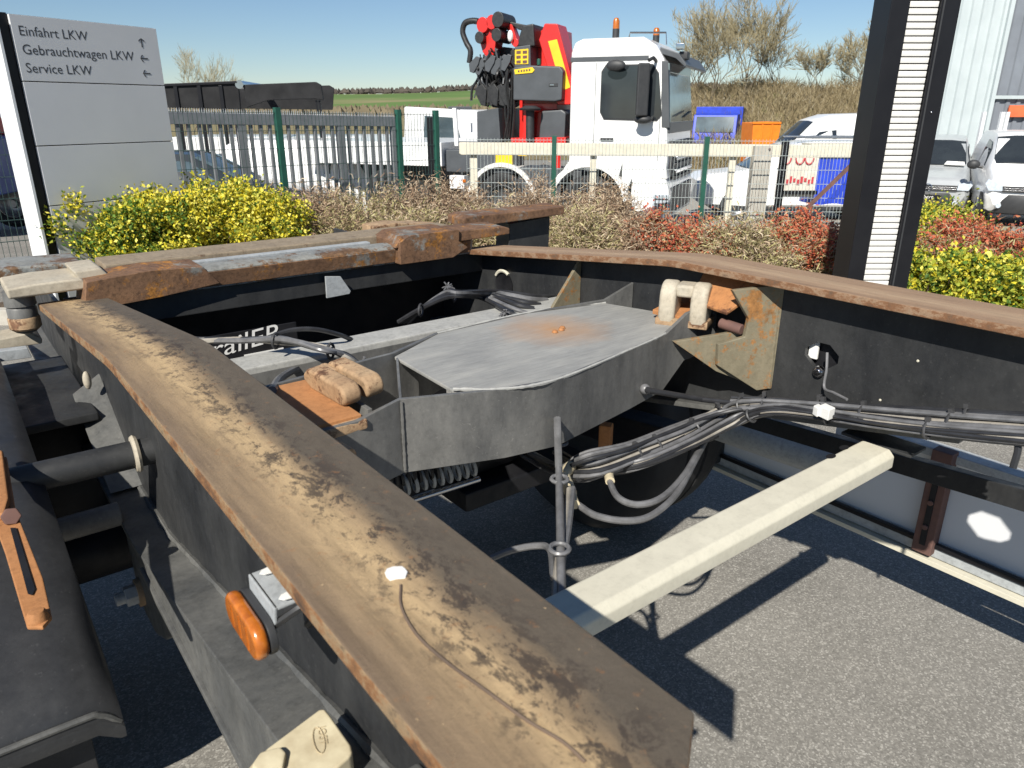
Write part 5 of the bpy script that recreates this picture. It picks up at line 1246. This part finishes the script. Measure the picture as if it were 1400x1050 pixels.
def caddy_front(t, body, grille='plastic_black', big=False):
    obj('grille', MB().box(-.06, .055, -.60, .60, .69, .81), grille, body, bevel=.015)
    for z in (.725, .765): obj('grille_bar', MB().box(.04, .068, -.58, .58, z-.010, z+.010), 'chrome', body, bevel=.003)
    obj('bumper', MB().extr([(-.5, -.87, .62), (.03, -.72, .64), (.06, -.72, .46), (.0, -.76, .28), (-.5, -.87, .26)], (0, .0, 0)) if False else
        MB().sweep([[(-.40+.48*math.sin(k*math.pi/10)**.5, -.92+.184*k, .64), (-.36+.49*math.sin(k*math.pi/10)**.5, -.92+.184*k, .48), (-.40+.46*math.sin(k*math.pi/10)**.5, -.92+.184*k, .27), (-.6, -.90+.18*k, .27), (-.6, -.90+.18*k, .64)] for k in range(11)]), 'plastic_black', body)
    for s_ in (-1, 1):
        obj('headlamp', MB().extr([(.0, s_*.58, .70), (-.02, s_*.60, .83), (-.16, s_*.85, .92), (-.17, s_*.89, .82), (-.06, s_*.82, .69)], (.07, s_*.01, .015)), 'headlamp', body, bevel=.01)
        obj('fog_lamp', MB().cyl((-.06, s_*.62, .42), (.02, s_*.60, .42), .05, 12), 'headlamp', body)
        mi = obj('mirror', MB().sphere((-1.38, s_*1.04, 1.14), .08, .13, .10, 12, 8), paintm[0], body)
        obj('mirror_arm', MB().cyl((-1.38, s_*.85, 1.08), (-1.38, s_*.98, 1.10), .03, 8), 'plastic_black', mi)
paintm = ['silver_paint']
pos = onground(1279, 17.6)
v1, b1, h1 = van('silver panel van with round badge parked facing the bushes beside the pylon', pos, -119, SMALLVAN, 'silver_paint', [-.85, -3.55], .32, SWIN, ((-1.08, 1.17), (-1.86, 1.70)))
caddy_front(v1, b1)
ring = MB().tube([(.085, .085*math.cos(a), .75+.085*math.sin(a)) for a in [i*2*math.pi/20 for i in range(21)]], .010, 6)
bd_ = obj('badge', ring, 'chrome', b1)
obj('badge_mark', MB().tube([(.085, -.035, .815), (.085, 0, .755), (.085, .035, .815)], .008, 5), 'chrome', bd_)
obj('badge_mark', MB().tube([(.085, -.07, .79), (.085, -.03, .685), (.085, 0, .745), (.085, .03, .685), (.085, .07, .79)], .008, 5), 'chrome', bd_)
pl_ = obj('name_plate', MB().box(.11, .135, -.28, .28, .50, .60), 'gloss_black', b1, bevel=.004)
for g in islands(text_mb('Robert', .12, (.1365, -.20, .515), (0, 1, 0), (0, .25, .9))): obj('letter', g, 'white_matt', pl_, smooth=False)
obj('paper_sheet', MB().extr([(-1.0, .25, 1.20), (-.98, .68, 1.19), (-1.10, .66, 1.26), (-1.10, .3, 1.27)], (.05, 0, .02)), 'white_matt', b1)
pos = onground(1432, 15.2)
paintm[0] = 'plastic_black'
v2, b2, h2 = van('white panel van with dark bumper parked at an angle beside the corrugated hall', pos, -115, [(x*.97, a, b_*1.0, c, d, e) for x, a, b_, c, d, e in SMALLVAN], 'white_paint', [-.82, -3.45], .32, SWIN, ((-1.05, 1.17), (-1.82, 1.70)))
caddy_front(v2, b2)
# long high van and estate behind the fence
BIGVAN = [(0, .5, 1.0, .8, .9, .78), (-.15, .36, 1.15, .9, .96, .84), (-.8, .34, 1.42, .96, .98, .86), (-1.1, .34, 1.62, .97, .99, .84), (-1.8, .34, 2.45, .97, .99, .80), (-2.3, .34, 2.62, .97, .99, .82), (-4, .34, 2.68, .97, .99, .84), (-6.7, .36, 2.66, .97, .99, .84), (-6.95, .44, 2.55, .95, .97, .82)]
v3, b3, h3 = van('long high roofed white van parked in front of the embankment', onground(1028, 27), 178, [(x, a, b_*.92, c, d, e) for x, a, b_, c, d, e in BIGVAN], 'white_paint', [-1.1, -5.1], .36, [[(-1.5, 1.4), (-1.95, 1.86), (-2.5, 1.92), (-2.55, 1.38)]], ((-1.0, 1.46), (-1.75, 2.16)), glass='glass_dark')
obj('panel_gap', MB().box(-5.8, -5.78, -.998, .998, .5, 2.5), 'plastic_black', b3)
obj('panel_crease', MB().box(-6.7, -2.9, -1.0, 1.0, 1.30, 1.32), 'sign_side', b3)
PICK = [(0, .5, .95, .74, .82, .72), (-.15, .4, 1.08, .84, .9, .8), (-1.1, .36, 1.18, .9, .92, .82), (-1.35, .36, 1.3, .9, .92, .76), (-2.0, .36, 1.76, .9, .92, .68), (-2.6, .36, 1.84, .9, .92, .68), (-4.1, .36, 1.84, .9, .92, .7), (-4.9, .38, 1.76, .9, .92, .7), (-5.1, .44, 1.4, .88, .9, .7)]
v4, b4, h4 = van('white estate with roof bars parked behind the pale guard rail', onground(950, 18.5), 176, PICK, 'white_paint', [-.95, -3.95], .36, [[(-1.75, 1.22), (-2.1, 1.60), (-2.55, 1.68), (-2.6, 1.20)], [(-2.72, 1.20), (-2.70, 1.68), (-4.0, 1.68), (-4.1, 1.22)]], ((-1.2, 1.2), (-1.95, 1.7)), name='parked_estate', cat='car', glass='glass_sky')
for s_ in (-1, 1): obj('roof_bar', MB().bar((-2.2, s_*.58, 1.90), (-4.6, s_*.58, 1.90), .04, .04), 'chrome', b4, bevel=.01)
for x in (-4.35, -4.8): obj('roof_pad', MB().box(x-.12, x+.12, -.75, .75, 1.70, 1.86), 'plastic_black', b4, bevel=.02)
# blue tarpaulin lorry and orange skip further back
bl = vroot('tarpaulin_lorry', 'blue lorry with grey tarpaulin side seen past the truck windscreen', 'truck', onground(974, 40), -110)
obj('cab', MB().extr([(0, -1.1, .9), (-.05, -1.1, 1.6), (-.3, -1.1, 2.35), (-2, -1.1, 2.4), (-2, -1.1, .9)], (0, 2.2, 0)), 'blue_tarp', bl, bevel=.05)
obj('windscreen', MB().extr([(.0, -.95, 1.5), (-.26, -.95, 2.25), (-.30, -.95, 2.25), (-.06, -.95, 1.5)], (0, 1.9, 0)), 'glass_sky', bl, bevel=.01)
obj('bumper', MB().box(-.5, .06, -1.2, 1.2, .4, .9), 'white_paint', bl, bevel=.03)
obj('tarpaulin', MB().extr([(-2.2, -1.2, .9), (-2.2, -1.2, 2.7), (-7.5, -1.2, 2.7), (-7.5, -1.2, .9)], (0, 2.4, 0)), 'grey_tarp', bl, bevel=.05)
obj('tarp_front', MB().extr([(-2.12, -1.22, 1.2), (-2.12, -1.22, 2.74), (-2.5, -1.22, 2.74), (-2.5, -1.22, 1.2)], (0, 2.44, 0)), 'blue_tarp', bl, bevel=.03)
for x in (-.8, -5.6, -6.6):
    for y in (-1, 1): wheel((x, y, .48), .3, .48, ax=(0, 1, 0), parent=bl)
sk = vroot('orange_skip', 'orange open skip behind the white estate', 'skip', onground(1036, 33), 0)
obj('tub', MB().extr([(-.48, -.8, .45), (.5, -.8, .45), (.62, -.8, 2.0), (.5, -.8, 2.1), (-.55, -.8, 2.06)], (0, 1.6, 0)), 'orange_bin', sk, bevel=.03)
obj('rim', MB().bar((-.58, -.82, 2.06), (.6, -.82, 2.06), .06, .08), 'orange_bin', sk, bevel=.01)
for x in (-.2, .2): obj('rib', MB().bar((x, -.82, .5), (x+.05, -.82, 2.0), .05, .07), 'orange_bin', sk, bevel=.01)
obj('skid', MB().box(-.45, .45, -.7, .7, .0, .45), 'plastic_black', sk, bevel=.01)
# dark tipper body above the gate
tb_ = vroot('tipper_trailer', 'black tipper trailer with raised side boards behind the gate', 'trailer', onground(345, 19), 6)
def K(u, v): 
    p = BG(u, v, 19)-onground(345, 19); return (p.dot(heading(6)), p.z)
for pts, nm in ((((229, 147), (229, 121), (342, 115), (345, 150)), 'side_board'), (((352, 148), (348, 118), (440, 114), (447, 118), (450, 138), (438, 136), (380, 138)), 'tail_board')):
    obj(nm, MB().extr([(K(u, v)[0], -1.2, K(u, v)[1]) for u, v in pts], (0, .10, 0)), 'black_tarp', tb_, bevel=.02)
obj('side_board', MB().extr([(K(u, v)[0], 1.2, K(u, v)[1]) for u, v in ((229, 147), (229, 121), (440, 114), (447, 118), (445, 150))], (0, .06, 0)), 'black_tarp', tb_, bevel=.01)
obj('floor', MB().box(K(229, 150)[0], K(447, 150)[0], -1.2, 1.2, .95, 1.15), 'gloss_black', tb_, bevel=.02)
for u in (264, 293, 320): 
    x = K(u, 118)[0]; obj('stanchion', MB().box(x-.04, x+.04, -1.24, -1.19, 1.1, K(u, 119)[1]), 'gloss_black', tb_, bevel=.006)
for u in (444, 440): 
    x = K(u, 138)[0]; obj('support_leg', MB().bar((x, -1.1, K(u, 138)[1]), (x+.08, -1.1, 1.0), .05, .05), 'gloss_black', tb_, bevel=.005)
obj('roll_cover', MB().cyl((K(344, 118)[0], -1.25, K(344, 118)[1]), (K(344, 118)[0], 1.25, K(344, 118)[1]), .09, 12), 'chrome', tb_)
obj('top_edge', MB().bar((K(229, 120)[0], -1.22, K(229, 120)[1]), (K(342, 115)[0], -1.22, K(342, 115)[1]), .06, .06), 'gloss_black', tb_, bevel=.01)
for x in (-1.2, 0.2, 1.5):
    for y in (-1, 1): wheel((x, y, .5), .32, .5, ax=(0, 1, 0), parent=tb_)
# vehicles behind the gate
CAR = [(0, .45, .72, .66, .74, .62), (-.2, .28, .82, .78, .84, .7), (-1.1, .24, .98, .86, .88, .76), (-1.4, .24, 1.08, .86, .88, .72), (-2.1, .24, 1.46, .86, .88, .6), (-3.2, .24, 1.5, .86, .88, .62), (-4.1, .26, 1.42, .86, .88, .62), (-4.4, .34, 1.05, .82, .84, .62)]
CW = [[(-1.65, 1.0), (-2.1, 1.34), (-2.7, 1.38), (-2.75, .99)], [(-2.85, .99), (-2.8, 1.38), (-3.7, 1.36), (-3.95, 1.02)]]
van('dark green estate car parked behind the gate beside the totem', onground(452, 12.8), 10, CAR, 'dark_car', [-.8, -3.4], .32, CW, ((-1.25, 1.02), (-2.0, 1.40)), name='parked_car', cat='car', glass='glass_sky')
van('white van behind the gate under the black tipper', onground(600, 17), 6, SMALLVAN, 'white_paint', [-.85, -3.55], .32, SWIN, ((-1.08, 1.17), (-1.86, 1.70)))
wt = vroot('white_lorry', 'white lorry with dark cab windows between the gate and the crane truck', 'truck', onground(640, 21), 4)
obj('cab', MB().extr([(0, -1.15, .6), (.02, -1.15, 1.6), (-.2, -1.15, 2.55), (-1.6, -1.15, 2.62), (-1.7, -1.15, .6)], (0, 2.3, 0)), 'white_paint', wt, bevel=.05)
obj('side_window', sidepoly([(-.18, 1.75), (-.32, 2.35), (-1.1, 2.4), (-1.15, 1.72)], -1.15), 'glass_sky', wt)
obj('windscreen', MB().extr([(.03, -1.02, 1.6), (-.17, -1.02, 2.45), (-.2, -1.02, 2.45), (0, -1.02, 1.6)], (0, 2.04, 0)), 'glass_dark', wt)
obj('visor', MB().box(-.5, .1, -1.12, 1.12, 2.5, 2.62), 'crane_grey', wt, bevel=.02)
obj('load_body', MB().box(-7.4, -1.85, -1.2, 1.2, .95, 1.9), 'white_paint', wt, bevel=.02)
obj('body_groove', MB().box(-7.38, -1.87, -1.206, 1.206, 1.40, 1.44), 'sign_metal', wt)
obj('chassis', MB().box(-7.2, -.4, -.5, .5, .6, .95), 'gloss_black', wt, bevel=.02)
for x in (-.9, -5.2): 
    for y in (-1, 1): wheel((x, y, .45), .28, .45, ax=(0, 1, 0), parent=wt)
rd = vroot('red_truck', 'red and white lorry behind the fence left of the totem', 'truck', onground(30, 14), 8)
obj('cab', MB().box(-2, 0, -1.1, 1.1, .8, 1.75), 'blue_paint', rd, bevel=.05)
obj('body', MB().box(-6, -.3, -1.15, 1.15, 1.76, 2.7), 'red_paint', rd, bevel=.03)
obj('stripe', MB().box(-6, -.28, -1.16, 1.16, 2.05, 2.25), 'white_paint', rd, bevel=.005)
for x in (-.8, -4.5):
    for y in (-.95, .95): wheel((x, y, .45), .28, .45, ax=(0, 1, 0), parent=rd)
lm = thing('lamp_mast', 'slim pale lamp mast behind the totem', 'lamp post', onground(28, 16))
obj('mast', MB().tube([onground(33, 16), onground(33, 16)+Vector((0, 0, 9))], [.09, .06], 12), 'sign_side', lm)
obj('luminaire', MB().obox(onground(33, 16)+Vector((0, 0, 9.05))+Rv*.3, Rv*.35, Fh*.12, Vector((0, 0, .06))), 'sign_metal', lm, bevel=.02)

# ================================================================== corrugated hall on the right
hl = thing('corrugated_hall', 'corrugated metal hall with pale and dark cladding behind the parked vans', 'building', onground(1340, 24))
def corr(u0, u1, hd0, hd1, z0, z1, m, name, pitch=.22, amp=.04):
    a, b_ = onground(u0, hd0), onground(u1, hd1); a.z = b_.z = 0; d = (b_-a); n = max(2, int(d.length/pitch)); out = d.normalized().cross(upv); mb = MB(); top = []; bot = []
    if out.dot(-a) < 0: out = -out
    pts = []
    for i in range(n):
        for f, o_ in ((0, 0), (.5, 0), (.58, 1), (.92, 1)): pts.append(a+d*((i+f)/n)+out*amp*o_)
    pts.append(b_)
    mb.sweep([[p+upv*z0 for p in pts], [p+upv*z1 for p in pts], [p+upv*z1-out*.12 for p in pts], [p+upv*z0-out*.12 for p in pts]], close=False)
    mb.f = mb.f[:]
    return obj(name, mb, m, hl, smooth=False)
corr(1215, 1339, 24, 24, -1, 12, 'cladding_light', 'pale_wall', .3, .07)
corr(1339.6, 1480, 24.3, 24.3, -1, 6.4, 'cladding_dark', 'dark_wall', .3, .05)
corr(1339.6, 1480, 24.28, 24.28, 6.4, 12, 'cladding_blue', 'upper_wall', .3, .05)
e0, e1 = BG(1338, 133, 24.18), BG(1480, 133, 24.18)
obj('trim_strip', MB().bar(e0, e1, .06, .10), 'cladding_light', hl, bevel=.006)
cpz = onground(1339.5, 24); cpz.z = 5.5
obj('corner_trim', MB().obox(cpz-Fh*.08, Rv*.06, Fh*.10, Vector((0, 0, 6.5))), 'cladding_light', hl, bevel=.006)
obj('sign_panel', MB().obox(BG(1397, 152, 24.15), Rv*.42, Fh*.03, Vector((0, 0, .17))), 'orange_sign', hl, bevel=.006)
rk = thing('steel_frame', 'pale steel frame standing in front of the dark hall wall', 'frame', onground(1360, 21))
for u in (1346, 1371, 1378): 
    b0_ = onground(u-9, 21); t0_ = BG(u, 153, 21); b0_.z = ground(21); obj('upright', MB().obox(Vector((t0_.x, t0_.y, (b0_.z+t0_.z)/2)), Rv*.045, Fh*.045, Vector((0, 0, (t0_.z-b0_.z)/2))), 'sign_side', rk, bevel=.006)
obj('crosspiece', MB().bar(BG(1342, 188, 20.95), BG(1410, 188, 20.95), .08, .12), 'sign_side', rk, bevel=.006)
obj('crosspiece', MB().bar(BG(1338, 248, 20.95), BG(1410, 248, 20.95), .08, .10), 'sign_side', rk, bevel=.006)

# ================================================================== planting
def blob(rr, rx, ry, h):
    while True:
        x, y, z = rr.uniform(-1, 1), rr.uniform(-1, 1), rr.uniform(0, 1)
        q = x*x+y*y+z*z
        if .35 < q < 1 or (q <= .35 and rr.random() < .15): return Vector((x*rx, y*ry, z*h))
def leafy(label, c, rx, ry, h, n, mats, seed, lsz=.035, group=None, shoots=60, name='shrub'):
    rr = random.Random(seed); t = thing(name, label, 'shrub', c, group=group)
    lumps = [(Vector((rr.gauss(0, .45)*rx, rr.gauss(0, .4)*ry, rr.uniform(.45, .95)*h)), rr.uniform(.22, .42)) for _ in range(shoots)]
    mbs = {m: MB() for m, _ in mats}; st = MB()
    for lp, sz in lumps[:24]:
        st.tube([c+Vector((lp.x*.25, lp.y*.25, 0)), c+Vector((lp.x*.7, lp.y*.7, lp.z*.55)), c+lp], [.008, .006, .003], 4, cap=False)
    tot = sum(w_ for _, w_ in mats)
    for k in range(n):
        if rr.random() < .72:
            lp, sz = rr.choice(lumps); p = lp+Vector((rr.gauss(0, .33), rr.gauss(0, .33), rr.gauss(.0, .38)))*sz*min(rx, h)
        else:
            p = blob(rr, rx*.92, ry*.92, h*.8)
        if p.z < .01: p.z = abs(p.z)+.02
        hn = p.z/h
        x = rr.random()*tot; mm = mats[0][0]
        # the last leaf colour is picked more often towards the bottom
        for m, w_ in mats:
            x -= w_
            if x <= 0: mm = m; break
        if len(mats) > 1 and rr.random() > .68+1.0*hn: mm = mats[-1][0]
        d = Vector((rr.gauss(0, 1), rr.gauss(0, 1), rr.gauss(.5, .7))).normalized(); s_ = d.cross(Vector((rr.gauss(0, 1), rr.gauss(0, 1), rr.gauss(0, 1)))).normalized()
        L_ = lsz*rr.uniform(.6, 1.25); w2 = L_*.32; n_ = d.cross(s_)*L_*.08; b_ = c+p
        mbs[mm].add([b_, b_+d*L_*.5-s_*w2+n_, b_+d*L_, b_+d*L_*.5+s_*w2+n_], [(0, 1, 2), (0, 2, 3)])
    for m, mb in mbs.items():
        if mb.f: obj('foliage', mb, m, t, smooth=False, kind='stuff')
    obj('stems', st, 'stem_brown', t, smooth=False, kind='stuff')
    return t
def twiggy(label, c, rx, ry, h, n, mats, seed, L0=.12, wd=.006, group=None, leaf=None, nleaf=0):
    rr = random.Random(seed); t = thing('dry_shrub', label, 'shrub', c, group=group)
    mbs = [(MB(), m) for m in mats]; st = MB()
    tufts = []
    for k in range(34):
        a = rr.random()*2*math.pi; q = rr.random()**.5; tip = Vector((math.cos(a)*rx*q*.95, math.sin(a)*ry*q*.95, h*math.sqrt(max(.1, 1-q*q*.75))*rr.uniform(.72, 1.02)))
        root = Vector((tip.x*.35, tip.y*.35, 0)); tufts.append((root, tip)); st.tube([c+root, c+root.lerp(tip, .5)+Vector((0, 0, .03)), c+tip], [.006, .004, .002], 4, cap=False)
    for k in range(n):
        root, tip = rr.choice(tufts); f = rr.random()**.6; p = root.lerp(tip, f)+Vector((rr.gauss(0, .06), rr.gauss(0, .06), rr.gauss(0, .05)))*(1+rx)
        if p.z < .02: continue
        out = (Vector((p.x/rx, p.y/ry, 0))*.8+Vector((rr.gauss(0, .8), rr.gauss(0, .8), rr.gauss(.55, .6)))).normalized()
        s_ = out.cross(Vector((rr.gauss(0, 1), rr.gauss(0, 1), rr.gauss(0, 1)))).normalized()*wd*rr.uniform(.5, 1.2)
        L_ = L0*rr.uniform(.35, 1.1); b_ = c+p; md = b_+out*L_*.55+Vector((rr.gauss(0, 1), rr.gauss(0, 1), rr.gauss(0, 1)))*L_*.10; e_ = b_+out*L_+Vector((0, 0, -L_*.12))
        mb = rr.choice(mbs)[0]; mb.add([b_-s_, b_+s_, md+s_, md-s_, e_], [(0, 1, 2, 3), (3, 2, 4)])
    for mb, m in mbs: obj('twigs', mb, m, t, smooth=False, kind='stuff')
    if leaf:
        mb = MB()
        for k in range(nleaf):
            root, tip = rr.choice(tufts); p = root.lerp(tip, rr.uniform(.72, 1.06))+Vector((rr.gauss(0, .05), rr.gauss(0, .05), rr.gauss(.02, .05)))
            d = Vector((rr.gauss(0, 1), rr.gauss(0, 1), rr.gauss(.6, .7))).normalized(); s_ = d.orthogonal().normalized(); L_ = rr.uniform(.02, .045); b_ = c+p
            mb.add([b_, b_+d*L_*.5-s_*L_*.28, b_+d*L_, b_+d*L_*.5+s_*L_*.28], [(0, 1, 2), (0, 2, 3)])
        obj('foliage', mb, leaf, t, smooth=False, kind='stuff')
    obj('stems', st, 'stem_brown', t, smooth=False, kind='stuff')
    return t
def bush_h(u, vtop, hd): return BG(u, vtop, hd).z-ground(hd)
YG = [('leaf_yellow', 6), ('leaf_lime', 2), ('leaf_green', 1.2)]
for i, (u, v, hd, rx, lb) in enumerate(((165, 284, 6.3, .42, 'yellow and dark green bush right in front of the grey totem'), (225, 262, 6.6, .48, 'bright yellow bush covering the lower right corner of the totem'), (292, 256, 6.9, .50, 'tallest bright yellow bush in front of the sliding gate'), (352, 266, 7.0, .44, 'bright yellow bush next to the brown dry shrubs'))):
    leafy(lb, onground(u, hd), rx, .45, bush_h(u, v, hd), 26000, YG if i else [('leaf_yellow', 3), ('leaf_lime', 2), ('leaf_green', 4)], 60+i, .036, shoots=90)
tw = ((425, 268, 8.0, .5, 'brown dry shrub next to the bright yellow bush', ['blade_brown', 'blade_tan']), (495, 262, 8.3, .52, 'greyish tan dry shrub in front of the sliding gate end', ['blade_tan', 'blade_olive']), (560, 262, 8.6, .5, 'tan dry shrub in front of the tall green fence post', ['blade_tan', 'blade_brown']), (620, 258, 8.8, .55, 'wide straw coloured shrub where the tall fence ends', ['blade_tan', 'blade_tan', 'blade_brown']),
      (735, 262, 9.0, .48, 'straw coloured shrub in front of the second truck wheel', ['blade_tan', 'blade_tan', 'blade_brown']), (672, 300, 8.0, .5, 'low straw coloured shrub above the rusty cross bar', ['blade_tan', 'blade_olive']), (828, 268, 8.8, .46, 'tall straw coloured shrub in front of the front truck wheel', ['blade_tan', 'blade_tan', 'blade_brown']), (800, 300, 7.6, .45, 'low straw coloured shrub next to the stone', ['blade_tan', 'blade_olive']), (1035, 312, 7.0, .42, 'olive tan shrub between two red tipped shrubs', ['blade_olive', 'blade_tan']), (870, 312, 7.6, .4, 'low tan shrub left of the red tipped shrub', ['blade_tan', 'blade_brown']), (560, 300, 7.6, .5, 'low tan shrub right behind the rusty cross bar', ['blade_tan', 'blade_olive']), (450, 300, 7.4, .5, 'low brown shrub between yellow bush and cross bar', ['blade_brown', 'blade_olive']))
for i, (u, v, hd, rx, lb, ms) in enumerate(tw): twiggy(lb, onground(u, hd), rx, .5, bush_h(u, v-18, hd), 17000, ms, 80+i, .085, .0044)
rdm = ((925, 298, 7.6, .48, 'red tipped shrub in front of the truck bumper', 1500), (1095, 304, 7.4, .38, 'red tipped shrub at the foot of the rusty strut', 1300), (985, 318, 7.2, .36, 'brownish red shrub beside the olive tan shrub', 700), (1150, 322, 7.0, .35, 'dark red shrub right beside the pylon foot', 900), (1330, 318, 7.0, .50, 'red tipped shrub between the yellow bushes behind the pylon', 1500), (1385, 322, 6.8, .45, 'red tipped shrub at the edge of the paving', 1200), (1300, 335, 6.6, .35, 'faded red shrub in front of the lime bush', 700))
for i, (u, v, hd, rx, lb, nl) in enumerate(rdm): twiggy(lb, onground(u, hd), rx, .42, bush_h(u, v-12, hd), 8000, ['blade_brown', 'blade_olive'], 120+i, .08, .0045, leaf='leaf_red', nleaf=nl*7)
for i, (u, v, hd, rx, lb) in enumerate(((1290, 282, 8.2, .62, 'lime yellow bush in front of the silver van'), (1262, 345, 5.4, .34, 'bright yellow bush touching the pylon above the far beam'), (1310, 350, 5.2, .34, 'yellow green bush in front of the red tipped shrub'), (1375, 352, 5.1, .36, 'yellow green bush above the far end of the beam'), (1262, 310, 7.0, .3, 'small yellow bush half hidden behind the pylon'), (1425, 358, 5.0, .32, 'yellow bush cut by the end of the beam'))):
    leafy(lb, onground(u, hd), rx, .40, bush_h(u, v, hd), 9000, [('leaf_yellow', 3), ('leaf_lime', 4), ('leaf_green', 2.2)], 160+i, .038, shoots=80)
st_ = MB(); rr = random.Random(5)
sc = onground(798, 6.3)
st_.sphere(sc+Vector((0, 0, .16)), .24, .17, .30, 10, 7)
for p in st_.v: p += Vector((rr.gauss(0, .012), rr.gauss(0, .012), rr.gauss(0, .012)))
tag(obj('field_stone', st_, 'stone', loc=sc, smooth=False), 'pale rough stone among the dry shrubs', 'stone')
